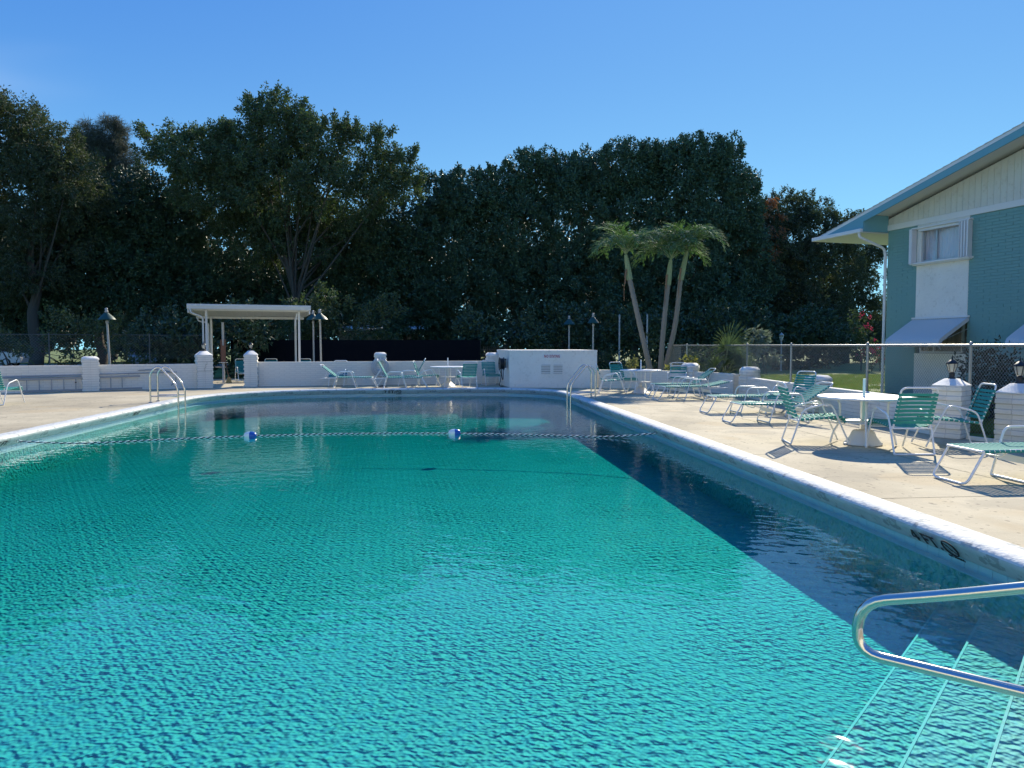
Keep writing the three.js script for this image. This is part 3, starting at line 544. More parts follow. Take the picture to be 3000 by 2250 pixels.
  const O = 0.945, E = 2.08, V2 = (x, y) => new THREE.Vector2(x, y), ext = (pts, d) => metreUV(new THREE.ExtrudeGeometry(new THREE.Shape(pts), { depth: d, bevelEnabled: false }));
  const roof = new THREE.Group(); roof.name = 'roof'; t.add(roof);
  const line = (dy) => [V2(-E, top(-E) + dy), V2(ridge, top(ridge) + dy), V2(U + 1, top(U + 1) + dy)];
  obj('deck', ext([...line(0.0), ...line(-0.055).reverse()], DEPTH + O - 0.03).translate(0, 0, -DEPTH), M.soffit, roof);
  const sh = 0.25;                                                          // shingle courses along the slope
  for (let i = 0; i * sh < ridge + E; i++) { const u0 = -E - 0.03 + i * sh, u1 = u0 + sh; obj('shingle_course', ext([V2(u0, top(u0) + 0.030), V2(u1, top(u1) + 0.014), V2(u1, top(u1) + 0.002), V2(u0, top(u0) + 0.002)], DEPTH + O + 0.03).translate(0, 0, -DEPTH), M.shingle, roof); }
  obj('drip_edge', ext([...line(0.0), ...line(-0.075).reverse()], 0.03).translate(0, 0, O - 0.015), M.whiteTrim, roof);
  obj('rake_board', [ext([V2(0, top(0) - 0.077), V2(ridge, top(ridge) - 0.077), V2(U + 1, top(U + 1) - 0.077), V2(U + 1, top(U + 1) - 0.27), V2(ridge, top(ridge) - 0.27), V2(0, top(0) - 0.27)], 0.04).translate(0, 0, O - 0.03), ext([V2(-E, top(-E) - 0.077), V2(0, top(0) - 0.077), V2(0, 4.99), V2(-E, 4.99)], 0.04).translate(0, 0, O - 0.03)], M.tealTrim, roof);
  obj('return_box', box(0.05, 0.50, O - 0.04, -0.02, 5.245, O / 2 - 0.01), M.tealTrim, roof);
  obj('eave_soffit', box(E - 0.02, 0.025, DEPTH + O - 0.05, -E / 2 - 0.02, 4.975, -DEPTH / 2 + O / 2), M.soffit, roof);
  obj('gutter', [rbox(E + 0.14, 0.115, 0.11, -E / 2 - 0.07, 5.02, O + 0.065, 0.012), rbox(0.11, 0.115, DEPTH + O, -E - 0.075, 5.02, -DEPTH / 2 + O / 2, 0.012)], M.whiteTrim, roof);
  obj('downspout', tube([[-0.12, 4.98, O + 0.05], [-0.12, 4.83, O + 0.03], [-0.03, 4.50, 0.09], [-0.03, 4.2, 0.06], [-0.03, 0.0, 0.06]], 0.043, 0.16, 10), M.whiteTrim, t);
}

// ---------------------------------------------------------------- wire fence on the right
M.pole2 = std('weathered_dark_steel', [0.10, 0.105, 0.10], 0.7);
function wireFence(label, pts, top, foot, post, spacing, sizes) {
  const t = thing('wire_fence', label, 'fence'), rails = [], mesh = []; let along = 0;
  for (let s = 0; s < pts.length - 1; s++) {
    const a = V3(pts[s][0], 0, pts[s][1]), b = V3(pts[s + 1][0], 0, pts[s + 1][1]), L = a.distanceTo(b), d = b.clone().sub(a).normalize(), H = top - foot, n = Math.floor(L / spacing);
    rails.push(rod([a.x, top, a.z], [b.x, top, b.z], sizes.rail));
    for (let i = -Math.ceil(H / spacing); i < n; i++) for (const sgn of [1, -1]) {
      let s0 = i * spacing, s1 = s0 + H, y0 = foot, y1 = top - 0.01; if (sgn < 0) [y0, y1] = [y1, y0];
      const f = (v) => y0 + (y1 - y0) * (v - s0) / H; let c0 = Math.max(0, s0), c1 = Math.min(L, s1); if (c1 - c0 < 0.03) continue;
      mesh.push(sweep([a.clone().addScaledVector(d, c0).setY(f(c0)), a.clone().addScaledVector(d, c1).setY(f(c1))], sizes.wire, 3));
    }
  }
  const mt = sizes.dark ? M.pole2 : M.galv; obj('top_rail', rails, mt, t);
  for (const [x, z] of post) obj('post', [cyl(0.028, 0.028, top + 0.03, x, 0, z, 10), new THREE.SphereGeometry(0.033, 10, 6).translate(x, top + 0.035, z)], mt, t);
  obj('wire_mesh', mesh, M.wire, t); return t;
}
wireFence('chain link fence with a round top rail above the low right wall', [[9.15, -7.2], [9.0, -11.0], [8.97, -18.6], [9.42, -22.4], [9.0, -27.0], [9.6, -30.5]], 1.50, 0.02, [[9.1, -8.6], [9.02, -11.9], [8.98, -14.9], [8.98, -18.3], [9.4, -22.0], [9.05, -26.5], [9.55, -30.2]], 0.068, { rail: 0.022, wire: 0.0026 });
wireFence('thin wire fence among the shrubs behind the left wall', [[-22, -30.5], [-10, -35]], 1.95, 0.9, [[-19.5, -31.4], [-15.9, -32.8], [-12.4, -34.1]], 0.12, { rail: 0.014, wire: 0.002, dark: true });
{ // black privacy screen on a fence, and a short run of pickets beside it
  const t = thing('screen_fence', 'black fabric privacy screen fence under the trees behind the far wall', 'fence');
  const a = V3(-9.8, 0, -37.2), b = V3(2.1, 0, -36.05), ang = Math.atan2(-(b.z - a.z), b.x - a.x), L = a.distanceTo(b), g = new THREE.PlaneGeometry(L, 1.72, 160, 4), p = g.attributes.position;
  for (let i = 0; i < p.count; i++) p.setZ(i, 0.025 * Math.sin(p.getX(i) * 3.1) * Math.cos(p.getX(i) * 1.3) + 0.008 * Math.sin(p.getX(i) * 17 + p.getY(i) * 3)); g.computeVertexNormals();
  obj('screen_fabric', g.rotateY(ang).translate((a.x + b.x) / 2, 0.9, (a.z + b.z) / 2), M.screen, t);
  for (let i = 0; i <= 5; i++) { const q = a.clone().lerp(b, i / 5); obj('post', cyl(0.025, 0.025, 1.8, q.x, 0, q.z - 0.05, 8), M.black, t); }
  const f = thing('picket_fence', 'short dark metal picket fence beside the black screen', 'fence');
  for (let i = 0; i < 12; i++) obj('picket', box(0.018, 1.45, 0.018, 2.25 + i * 0.1, 0.75, -35.9), M.black, f);
  obj('rail', [box(1.3, 0.03, 0.03, 2.8, 1.3, -35.92), box(1.3, 0.03, 0.03, 2.8, 0.3, -35.92)], M.black, f);
  const f2 = thing('picket_fence', 'dark wooden picket fence at the far left in front of the bright street', 'fence'); seed(8);
  for (let i = 0; i < 14; i++) obj('picket', box(0.07, 1.25 + rr(-0.12, 0.12), 0.03, -23.6 + i * 0.28, 0.6, -33.5 - i * 0.05), M.bark, f2);
  obj('rail', [box(4, 0.06, 0.03, -21.8, 0.85, -33.85, 0.17), box(4, 0.06, 0.03, -21.8, 0.35, -33.85, 0.17)], M.bark, f2);
}
{ // unseen white block behind the camera, added to bounce sunlight onto shaded walls
  const t = thing('bounce_block', 'long white two storey block behind the camera, unseen, added to bounce sunlight', 'building', [-4, 0, 9.5]);
  obj('wall', box(56, 6.4, 0.3, 0, 3.2, 0), M.stucco, t);
  for (let i = 0; i < 12; i++) for (const y of [1.6, 4.5]) { const w = obj('window', box(1.5, 1.1, 0.06, -25 + i * 4.5, y, -0.18), M.whiteTrim, t); obj('pane', box(1.36, 0.96, 0.02, -25 + i * 4.5, y, -0.216), M.carGlass, w); }
  obj('roof', metreUV(new THREE.ExtrudeGeometry(new THREE.Shape([new THREE.Vector2(-0.7, 6.35), new THREE.Vector2(4.5, 7.7), new THREE.Vector2(9.7, 6.35), new THREE.Vector2(9.7, 6.2), new THREE.Vector2(-0.7, 6.2)]), { depth: 57, bevelEnabled: false }).rotateY(-Math.PI / 2).translate(28.5, 0, 0)), M.shingle, t);
}
{ // pale house glimpsed under the trees
  const t = thing('house', 'pale single storey house glimpsed under the trees behind the black screen', 'house', [-3.4, 0, -64], 0.02);
  obj('wall', [box(7, 2.9, 0.2, -1.2, 1.45, 0), box(0.2, 2.9, 6, 2.2, 1.45, -3.1), box(0.2, 2.9, 6, -4.6, 1.45, -3.1)], M.houseWall, t);
  const w = obj('window', [box(1.5, 0.08, 0.08, 1.3, 1.55, 0.12), box(1.5, 0.08, 0.08, 1.3, 2.5, 0.12), box(0.08, 0.87, 0.08, 0.59, 2.02, 0.12), box(0.08, 0.87, 0.08, 2.01, 2.02, 0.12)], M.whiteTrim, t);
  obj('pane', box(1.34, 0.87, 0.02, 1.3, 2.02, 0.112), M.carGlass, w);
  obj('roof', metreUV(new THREE.ExtrudeGeometry(new THREE.Shape([new THREE.Vector2(-3.8, 2.85), new THREE.Vector2(0, 3.3), new THREE.Vector2(3.8, 2.85), new THREE.Vector2(3.8, 2.7), new THREE.Vector2(-3.8, 2.7)]), { depth: 7.8, bevelEnabled: false }).rotateY(Math.PI / 2).translate(-5.1, 0, -3.1)), M.shingle, t);
}
// ---------------------------------------------------------------- trees and plants
class Leaves {                           // many leaf-sized diamonds in one geometry, a colour per leaf
  constructor() { this.p = []; this.c = []; }
  leaf(b, dir, side, L, W, col) {        // two triangles, slightly folded along the midrib
    const t = b.clone().addScaledVector(dir, L), m = b.clone().addScaledVector(dir, L * 0.45), up = dir.clone().cross(side).multiplyScalar(W * 0.25);
    const l = m.clone().addScaledVector(side, W / 2).add(up), r = m.clone().addScaledVector(side, -W / 2).add(up);
    this.p.push(b.x, b.y, b.z, t.x, t.y, t.z, l.x, l.y, l.z, b.x, b.y, b.z, r.x, r.y, r.z, t.x, t.y, t.z);
    for (let i = 0; i < 6; i++) this.c.push(...col);
  }
  geometry() { globalThis.leafCount = (globalThis.leafCount ?? 0) + this.p.length / 9; const g = new THREE.BufferGeometry(); g.setAttribute('position', new THREE.Float32BufferAttribute(this.p, 3)); g.setAttribute('color', new THREE.Float32BufferAttribute(this.c, 3)); g.computeVertexNormals(); return g; }
}
const dirRnd = () => { const z = rr(-1, 1), a = rr(0, 6.2832), s = Math.sqrt(1 - z * z); return V3(s * Math.cos(a), z, s * Math.sin(a)); };
M.leaf = phys('foliage', [1, 1, 1], 0.55, { vertexColors: true, transmission: 0.16, thickness: 0 });
M.leafSoft = phys('soft_foliage', [1, 1, 1], 0.9, { vertexColors: true, transmission: 0.4, thickness: 0 });
const shades = (a, b, t) => { const k = rr(0.8, 1.18), q = mix3(a, b, rnd() * t); return q.map((x) => x * k); };
function spray(L, c, dir, o) {            // a twig tip with leaves round it
  for (let i = 0; i < o.n; i++) {
    const b = c.clone().addScaledVector(dir, rr(-0.5, 0.5) * o.len).add(dirRnd().multiplyScalar(o.len * 0.25));
    const d = dir.clone().multiplyScalar(0.7).add(dirRnd().multiplyScalar(0.9)); d.y -= o.droop; d.normalize();
    const s = d.clone().cross(dirRnd()).normalize();
    L.leaf(b, d, s, o.L * rr(0.7, 1.25), o.W * rr(0.75, 1.2), shades(o.a, o.b, o.mix ?? 1));
  }
}
const kinds = {
  ficus: { n: 9, len: 0.34, L: 0.21, W: 0.115, droop: 0.0, a: [0.042, 0.090, 0.052], b: [0.080, 0.140, 0.066], dens: 15, fill: 30, tuft: 9, m: 'leaf' },
  airy: { n: 8, len: 0.42, L: 0.20, W: 0.10, droop: 0.45, a: [0.040, 0.078, 0.022], b: [0.090, 0.130, 0.030], dens: 14, fill: 16, tuft: 5, m: 'leafSoft' },
  feathery: { n: 9, len: 0.50, L: 0.23, W: 0.08, droop: 0.5, a: [0.028, 0.052, 0.016], b: [0.075, 0.098, 0.022], dens: 13, fill: 20, tuft: 4, m: 'leafSoft' },
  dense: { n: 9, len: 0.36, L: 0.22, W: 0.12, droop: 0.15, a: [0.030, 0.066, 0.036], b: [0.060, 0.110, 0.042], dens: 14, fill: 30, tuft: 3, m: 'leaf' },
  needle: { n: 14, len: 0.55, L: 0.70, W: 0.045, droop: 0.6, a: [0.060, 0.068, 0.045], b: [0.095, 0.095, 0.055], dens: 11, m: 'leafSoft' },
  mixed: { n: 8, len: 0.38, L: 0.20, W: 0.10, droop: 0.2, a: [0.030, 0.055, 0.020], b: [0.075, 0.098, 0.030], dens: 13, fill: 28, tuft: 4, m: 'leafSoft' },
  bush: { n: 8, len: 0.24, L: 0.12, W: 0.065, droop: 0.05, a: [0.022, 0.045, 0.014], b: [0.060, 0.095, 0.022], dens: 17, m: 'leafSoft' },
};
function crownOf(blobs, K, gap = 0) {
  const L = new Leaves(), tips = [];
  for (const [x, y, z, rx, ry, rzIn] of blobs) {
    const rz = rzIn ?? Math.min(rx, 2.4) * 0.95, area = 4 * Math.PI * Math.pow((Math.pow(rx * ry, 1.6) + Math.pow(rx * rz, 1.6) + Math.pow(ry * rz, 1.6)) / 3, 1 / 1.6), nCl = Math.max(5, Math.round(area * 0.62)), c = V3(x, y, z);
    for (let k = 0; k < nCl; k++) {       // clumps on an uneven shell, some further in
      const d = dirRnd(), f = rnd() < 0.76 ? rr(0.74, 1.02) : rr(0.25, 0.72); if (rnd() < gap) continue;
      const q = c.clone().add(V3(d.x * rx * f, d.y * ry * f, d.z * rz * f)), R = rr(0.38, 0.95) * Math.min(1, 0.62 * Math.min(rx, ry)), out = V3(d.x / rx, d.y / ry, d.z / rz).normalize();
      if (q.y < 0.15) continue;
      tips.push(q);
      const n = Math.round(K.dens * R * R * 4.2);
      for (let s = 0; s < n; s++) { const e = dirRnd(); const p = q.clone().addScaledVector(e, R * Math.cbrt(rnd())); const dd = out.clone().multiplyScalar(0.8).add(e.multiplyScalar(0.6)); dd.y += 0.25; spray(L, p, dd.normalize(), K); }
    }
  }
  if (K.tuft) for (const [x, y, z, rx, ry, rzIn] of blobs) {   // upright tufts that break the outline
    const rz = rzIn ?? rx;
    for (let i = 0; i < K.tuft * Math.min(2, rx / 1.4); i++) {
      const d = dirRnd(); d.y = Math.abs(d.y) * 0.9 + 0.15; d.normalize(); const q = V3(x + d.x * rx * 0.98, y + d.y * ry * 0.92, z + d.z * rz * 0.9), h = rr(0.5, 1.0), w = rr(0.18, 0.36), ax = V3(d.x * 0.55, 1, d.z * 0.55).normalize(), n = Math.round(K.dens * h * 1.5);
      for (let s = 0; s < n; s++) { const t = rnd(), e = dirRnd(); spray(L, q.clone().addScaledVector(ax, (t - 0.3) * h).addScaledVector(e, w * (1.05 - t)), ax.clone().addScaledVector(e, 0.7).normalize(), K); }
    }
  }
  if (K.fill) for (const [x, y, z, rx, ry, rzIn] of blobs) {   // broad leaves deep inside, so that the crown is not hollow
    const rz = rzIn ?? Math.min(rx, 2.4) * 0.95, n = Math.round(K.fill * rx * ry * rz);
    for (let i = 0; i < n; i++) { const d = dirRnd(), f = 0.86 * Math.cbrt(rnd()), p = V3(x + d.x * rx * f, y + d.y * ry * f, z + d.z * rz * f); if (p.y < 0.1) continue; const e = dirRnd(); L.leaf(p, e, e.clone().cross(dirRnd()).normalize(), rr(0.25, 0.45) * (K.fillL ?? 1), rr(0.14, 0.26) * (K.fillL ?? 1), shades(K.a, K.b, 0.4)); }
  }
  return [L, tips];
}
function tree(name, label, foot, trunkTop, r, blobs, kind, { limbs = 14, gap = 0, group, bark = M.bark, lean = [0, 0] } = {}) {
  const t = thing(name, label, 'tree', [0, 0, 0], 0, group), K = kinds[kind], [L, tips] = crownOf(blobs, K, gap);
  const a = V3(foot[0], 0, foot[1]), b = V3(foot[0] + lean[0], trunkTop, foot[1] + lean[1]), P = [];
  for (let i = 0; i <= 6; i++) P.push(a.clone().lerp(b, i / 6).add(V3(Math.sin(i * 1.9) * r * 0.4, 0, Math.cos(i * 2.3) * r * 0.4)));
  obj('trunk', sweep(P, (q) => r * (1.35 - 0.55 * q - 0.25 * Math.min(1, q * 5) + 0.05), 9), bark, t);
  const br = [];
  for (let i = 0; i < limbs && tips.length; i++) {
    const e = tips[Math.floor(rnd() * tips.length)], s = P[3 + Math.floor(rnd() * 4)], m = s.clone().lerp(e, 0.45).add(V3(rr(-0.4, 0.4), rr(0.1, 0.7), rr(-0.4, 0.4)));
    br.push(sweep(new THREE.QuadraticBezierCurve3(s, m, e).getPoints(7), (q) => r * (0.26 * (1 - q) + 0.04), 6));
  }
  if (br.length) obj('limbs', br, bark, t);
  const g = L.geometry(); obj('crown', g, M[K.m], t); return t;
}
let leafTotal = 0;
seed(107); tree('feathery_tree', 'feathery green tree at the far left edge, tallest on the left', [-25.5, -50.9], 7.2, 0.34, [[-26.5,15.1,-50.7,2.5,1.8],[-24.3,13.7,-50.4,2.1,1.6],[-23.1,12.1,-50.2,2.1,1.7],[-25.8,11.1,-50.4,4.1,2.6],[-28.6,13.9,-50.8,3.2,3.8],[-26.8,7.6,-51.3,4.4,3.1],[-23.2,10.2,-52.1,2.0,1.6]], 'feathery', { limbs: 12, gap: 0.05 });
seed(114); tree('casuarina_tree', 'grey needle leaved pine like tree standing far behind at left', [-34.8, -85.2], 19.4, 0.39, [[-35.3,22.6,-85.2,2.3,3.5],[-32.8,21.4,-84.8,1.1,3.1],[-36.7,21.2,-85.2,1.5,2.7],[-34.6,18.6,-84.9,3.3,2.9]], 'needle', { limbs: 26, gap: 0.1 });
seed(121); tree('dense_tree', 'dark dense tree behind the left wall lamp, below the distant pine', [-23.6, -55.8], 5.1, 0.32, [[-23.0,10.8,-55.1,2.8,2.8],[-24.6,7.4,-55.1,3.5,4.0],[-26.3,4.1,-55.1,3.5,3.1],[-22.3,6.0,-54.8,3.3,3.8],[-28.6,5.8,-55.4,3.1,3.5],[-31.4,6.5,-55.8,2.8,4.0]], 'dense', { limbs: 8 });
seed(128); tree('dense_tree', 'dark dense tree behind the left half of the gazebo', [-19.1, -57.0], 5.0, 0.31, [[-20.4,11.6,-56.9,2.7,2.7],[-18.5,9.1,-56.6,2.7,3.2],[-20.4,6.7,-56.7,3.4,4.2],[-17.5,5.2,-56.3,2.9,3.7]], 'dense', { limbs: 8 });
seed(135); tree('spreading_tree', 'tall spreading tree with light airy crown rising above the gazebo', [-8.9, -52.4], 7.6, 0.32, [[-17.5,14.7,-52.8,1.6,1.1],[-15.5,13.9,-52.5,2.3,1.7],[-13.2,14.5,-52.3,2.2,1.6],[-11.0,15.6,-52.2,2.0,2.0],[-10.7,17.7,-52.2,0.9,0.9],[-9.4,15.5,-52.0,1.8,1.9],[-7.2,14.7,-51.7,2.2,1.4],[-4.9,14.9,-51.5,1.7,1.1],[-3.1,13.0,-51.2,1.9,1.4],[-1.8,11.8,-51.0,1.1,1.2],[-14.4,11.8,-52.3,3.0,1.8],[-10.3,12.2,-51.9,4.3,2.5],[-6.2,11.8,-51.5,3.4,1.9],[-12.1,9.3,-54.0,3.8,2.1],[-8.3,9.0,-54.6,4.6,2.4],[-14.4,15.4,-52.5,1.0,0.9],[-12.0,16.9,-52.3,1.1,1.0],[-9.3,16.6,-52.0,1.0,0.9],[-6.0,15.6,-51.6,1.1,0.8],[-3.8,15.1,-51.4,1.0,0.8],[-2.2,13.6,-51.2,1.0,0.9],[-18.5,15.4,-52.9,1.0,0.8],[-18.9,13.8,-52.9,0.9,0.8],[-16.2,15.4,-52.7,0.9,0.7],[-13.6,12.6,-56.3,4.9,2.7],[-5.9,9.8,-56.4,4.0,3.0]], 'airy', { limbs: 22, gap: 0.05, lean: [-1.2, -0.6] });
seed(142); tree('dense_tree', 'dark tree filling the gap right of the tall spreading tree, above the black screen', [-3.2, -56.2], 5.0, 0.28, [[-2.9,8.8,-56.0,2.8,3.5],[-4.2,5.5,-56.0,3.0,3.2],[-1.7,4.8,-55.7,2.8,3.0]], 'dense', { limbs: 10, lean: [-0.8, 0] });
seed(149); tree('hedge_tree', 'leftmost of the tall dark hedge trees, behind the left side of the pump house', [1.1, -58.3], 5.1, 0.28, [[0.4,12.4,-57.9,2.1,2.2],[2.4,12.2,-57.7,2.1,2.5],[1.1,8.5,-57.6,3.4,3.9],[1.4,4.7,-57.4,3.4,3.1]], 'ficus', { limbs: 8, group: 'row of tall dark hedge trees' });
seed(156); tree('hedge_tree', 'second tall dark hedge tree from the left, behind the NO DIVING sign', [6.1, -58.8], 5.0, 0.28, [[5.1,13.1,-58.5,2.2,2.2],[7.5,13.9,-58.3,2.1,2.4],[6.1,9.7,-58.2,3.4,4.0],[5.8,5.2,-58.0,3.7,3.4]], 'ficus', { limbs: 8, group: 'row of tall dark hedge trees' });
seed(163); tree('hedge_tree', 'third tall dark hedge tree from the left, behind the two middle court lamps', [10.8, -58.5], 5.0, 0.28, [[10.1,13.9,-58.0,2.2,2.2],[12.2,14.5,-57.8,1.8,2.0],[10.9,10.0,-57.7,3.4,4.0],[10.6,5.2,-57.5,3.7,3.4]], 'ficus', { limbs: 8, group: 'row of tall dark hedge trees' });
seed(170); tree('hedge_tree', 'fourth tall dark hedge tree from the left, behind the leaning left palm', [15.2, -57.0], 5.1, 0.28, [[14.3,14.5,-56.6,2.2,2.1],[16.4,14.7,-56.4,1.9,1.9],[15.0,10.3,-56.3,3.4,4.1],[15.3,5.4,-56.0,3.6,3.6]], 'ficus', { limbs: 8, group: 'row of tall dark hedge trees' });
seed(177); tree('hedge_tree', 'fifth tall dark hedge tree from the left, highest of the row', [19.3, -55.5], 5.1, 0.28, [[18.1,14.5,-55.2,2.0,1.9],[19.9,15.0,-55.1,1.8,1.8],[21.4,14.5,-54.9,1.8,2.0],[19.3,10.4,-54.9,3.3,4.1],[19.3,5.4,-54.6,3.6,3.6]], 'ficus', { limbs: 8, group: 'row of tall dark hedge trees' });
seed(184); tree('hedge_tree', 'rightmost tall dark hedge tree, stepping down behind the fan palm', [23.2, -57.2], 5.0, 0.28, [[23.7,12.6,-56.6,1.4,2.1],[22.9,9.2,-56.5,2.4,3.4],[23.4,5.0,-56.2,2.9,3.4]], 'ficus', { limbs: 8, group: 'row of tall dark hedge trees' });
seed(191); tree('mixed_tree', 'loose tree with bare twigs at its top, right of the hedge trees', [28.4, -60.8], 6.2, 0.25, [[28.7,12.0,-60.0,2.3,2.0],[30.4,12.5,-59.9,2.0,1.4],[28.4,8.6,-59.9,2.5,2.8],[27.8,4.7,-59.8,2.8,3.1],[26.0,10.3,-58.2,1.6,3.0],[26.4,6.7,-58.0,2.3,3.5]], 'mixed', { limbs: 26, gap: 0.12 });
seed(198); tree('mixed_tree', 'rounded green tree behind the small white lamp post and the roof corner', [30.8, -58.8], 5.0, 0.28, [[31.0,10.3,-57.7,2.2,1.9],[32.7,10.3,-57.5,1.6,1.6],[30.5,7.0,-57.6,3.3,3.3],[29.9,3.7,-57.5,3.3,2.5]], 'mixed', { limbs: 14 });
seed(205); tree('mixed_tree', 'green tree just left of the teal building, beyond the lawn', [35.4, -62.2], 4.9, 0.27, [[36.6,9.7,-61.1,1.7,1.7],[35.4,6.8,-61.1,2.3,2.6],[35.4,3.3,-60.9,2.6,2.3]], 'mixed', { limbs: 14, gap: 0.1 });
seed(212); tree('mixed_tree', 'small light green tree seen beside the white downspout of the teal building', [40.6, -65.1], 3.6, 0.22, [[40.7,4.0,-64.5,1.5,2.2],[39.7,2.2,-64.5,1.9,1.5],[41.3,6.5,-64.5,1.2,1.9]], 'mixed', { limbs: 10, gap: 0.25 });
{ // the wood farther back, which reads as one dark mass between the trees in front
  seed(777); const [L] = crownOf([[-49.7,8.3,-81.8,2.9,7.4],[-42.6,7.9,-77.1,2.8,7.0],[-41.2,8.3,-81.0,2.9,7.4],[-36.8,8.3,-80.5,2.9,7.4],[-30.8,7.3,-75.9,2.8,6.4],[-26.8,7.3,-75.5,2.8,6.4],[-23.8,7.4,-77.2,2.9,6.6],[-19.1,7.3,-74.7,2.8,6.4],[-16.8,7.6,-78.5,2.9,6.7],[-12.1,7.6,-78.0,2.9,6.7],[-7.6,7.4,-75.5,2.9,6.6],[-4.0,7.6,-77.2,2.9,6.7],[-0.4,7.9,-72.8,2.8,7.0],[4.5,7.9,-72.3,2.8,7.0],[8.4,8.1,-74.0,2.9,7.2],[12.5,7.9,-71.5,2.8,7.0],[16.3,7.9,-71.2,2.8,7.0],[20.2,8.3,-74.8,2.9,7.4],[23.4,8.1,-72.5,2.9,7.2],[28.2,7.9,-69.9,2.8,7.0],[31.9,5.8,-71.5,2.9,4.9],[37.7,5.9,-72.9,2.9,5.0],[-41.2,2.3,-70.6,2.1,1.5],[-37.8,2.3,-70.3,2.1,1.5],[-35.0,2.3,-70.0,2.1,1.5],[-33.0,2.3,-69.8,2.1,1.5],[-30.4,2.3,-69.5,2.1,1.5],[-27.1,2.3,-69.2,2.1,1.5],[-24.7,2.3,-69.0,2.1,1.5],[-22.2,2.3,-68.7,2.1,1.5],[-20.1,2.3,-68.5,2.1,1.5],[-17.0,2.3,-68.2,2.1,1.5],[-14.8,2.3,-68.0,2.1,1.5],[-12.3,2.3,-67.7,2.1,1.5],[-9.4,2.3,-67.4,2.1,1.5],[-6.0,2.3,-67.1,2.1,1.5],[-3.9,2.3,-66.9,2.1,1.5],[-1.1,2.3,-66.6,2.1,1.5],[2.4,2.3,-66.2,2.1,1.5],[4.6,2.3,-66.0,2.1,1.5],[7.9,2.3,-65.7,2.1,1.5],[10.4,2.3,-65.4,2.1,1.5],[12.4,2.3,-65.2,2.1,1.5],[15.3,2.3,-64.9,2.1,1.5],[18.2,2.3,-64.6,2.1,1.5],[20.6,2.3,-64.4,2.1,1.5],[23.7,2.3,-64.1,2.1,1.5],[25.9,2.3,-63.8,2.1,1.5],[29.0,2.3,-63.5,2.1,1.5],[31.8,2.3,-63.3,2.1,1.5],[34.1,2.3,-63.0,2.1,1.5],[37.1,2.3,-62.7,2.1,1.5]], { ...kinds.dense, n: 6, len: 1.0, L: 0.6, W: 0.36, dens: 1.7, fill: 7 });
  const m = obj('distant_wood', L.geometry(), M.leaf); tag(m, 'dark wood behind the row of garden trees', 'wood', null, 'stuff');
}
seed(331); tree('dense_tree', 'low dark tree behind the gazebo roof, under the tall spreading tree', [-10.5, -56.5], 4, 0.25, [[-14.9,5.9,-58.1,3.3,3.3],[-10.8,5.1,-57.6,3.8,2.8],[-7.0,5.6,-57.3,2.8,3.1]], 'dense', { limbs: 6 });
function bush(name, label, blobs, kind, opt = {}) {
  const t = thing(name, label, opt.cat ?? 'bush', [0, 0, 0], 0, opt.group), K = { ...kinds[kind], ...(opt.K ?? {}) }, [L, tips] = crownOf(blobs, K, opt.gap ?? 0), br = [];
  for (let i = 0; i < (opt.stems ?? 6); i++) { const e = tips[Math.floor(rnd() * tips.length)], b = blobs[i % blobs.length]; br.push(sweep(new THREE.QuadraticBezierCurve3(V3(b[0] + rr(-0.2, 0.2), 0, b[2] + rr(-0.2, 0.2)), V3(b[0], b[1] * 0.6, b[2]), e).getPoints(5), (q) => 0.03 * (1.1 - q), 5)); }
  obj('stems', br, M.bark, t); obj('foliage', L.geometry(), M[K.m], t);
  if (opt.flowers) { const f = new Leaves(); for (let i = 0; i < opt.flowers; i++) { const q = tips[Math.floor(rnd() * tips.length)].clone().add(dirRnd().multiplyScalar(0.35)); for (let k = 0; k < 10; k++) { const d = dirRnd(); f.leaf(q.clone().add(dirRnd().multiplyScalar(0.12)), d, d.clone().cross(dirRnd()).normalize(), 0.10, 0.08, shades(opt.fc ?? [0.5, 0.03, 0.08], [0.6, 0.06, 0.14], 1)); } } obj('flowers', f.geometry(), M.leafSoft, t).userData.kind = 'stuff'; }
  return t;
}
seed(901);
bush('hedge', 'dark clipped hedge behind the palm trunks', [[8.0, 0.75, -33.4, 1.0, 0.98, 0.8], [9.4, 0.78, -32.6, 1.0, 1.0, 0.8], [10.7, 0.75, -32.1, 0.9, 0.98, 0.8]], 'bush', { cat: 'hedge' });
seed(902);
bush('shrub', 'sunlit green shrub tangle along the wire fence left of the tall court lamp', [[-15.5, 1.6, -33.6, 1.5, 1.2, 0.7], [-13.6, 1.5, -34.3, 1.2, 1.1, 0.7], [-17.4, 1.2, -33.0, 1.1, 1.0, 0.7]], 'airy', { gap: 0.25, K: { L: 0.13, W: 0.08 }, stems: 18 });
bush('shrub', 'sparse twiggy shrub against the bright street at the far left', [[-20.0, 1.3, -33.5, 1.6, 1.3, 0.8], [-18.6, 0.9, -33.2, 1.0, 0.9, 0.6], [-21.8, 2.4, -34, 1.3, 0.9, 0.7]], 'dense', { gap: 0.55, K: { L: 0.12, W: 0.06, dens: 7 }, stems: 34 });
bush('shrub', 'dark shrub mass behind the cracked gateway pillar', [[-11.3, 1.3, -35.6, 1.4, 1.5, 0.8], [-9.4, 1.6, -36.2, 1.5, 1.8, 0.8], [-12.9, 1.5, -36.3, 1.2, 1.6, 0.8]], 'dense', { stems: 8 });
bush('shrub', 'shrub with yellow green leaves behind the pair of lamps right of the gazebo', [[-4.6, 2.6, -39.4, 1.3, 1.1, 0.8], [-2.9, 2.9, -40.0, 1.2, 1.0, 0.8], [-6.4, 3.0, -40.2, 1.4, 1.4, 0.8]], 'airy', { gap: 0.3, K: { L: 0.2, W: 0.1 }, stems: 14 });
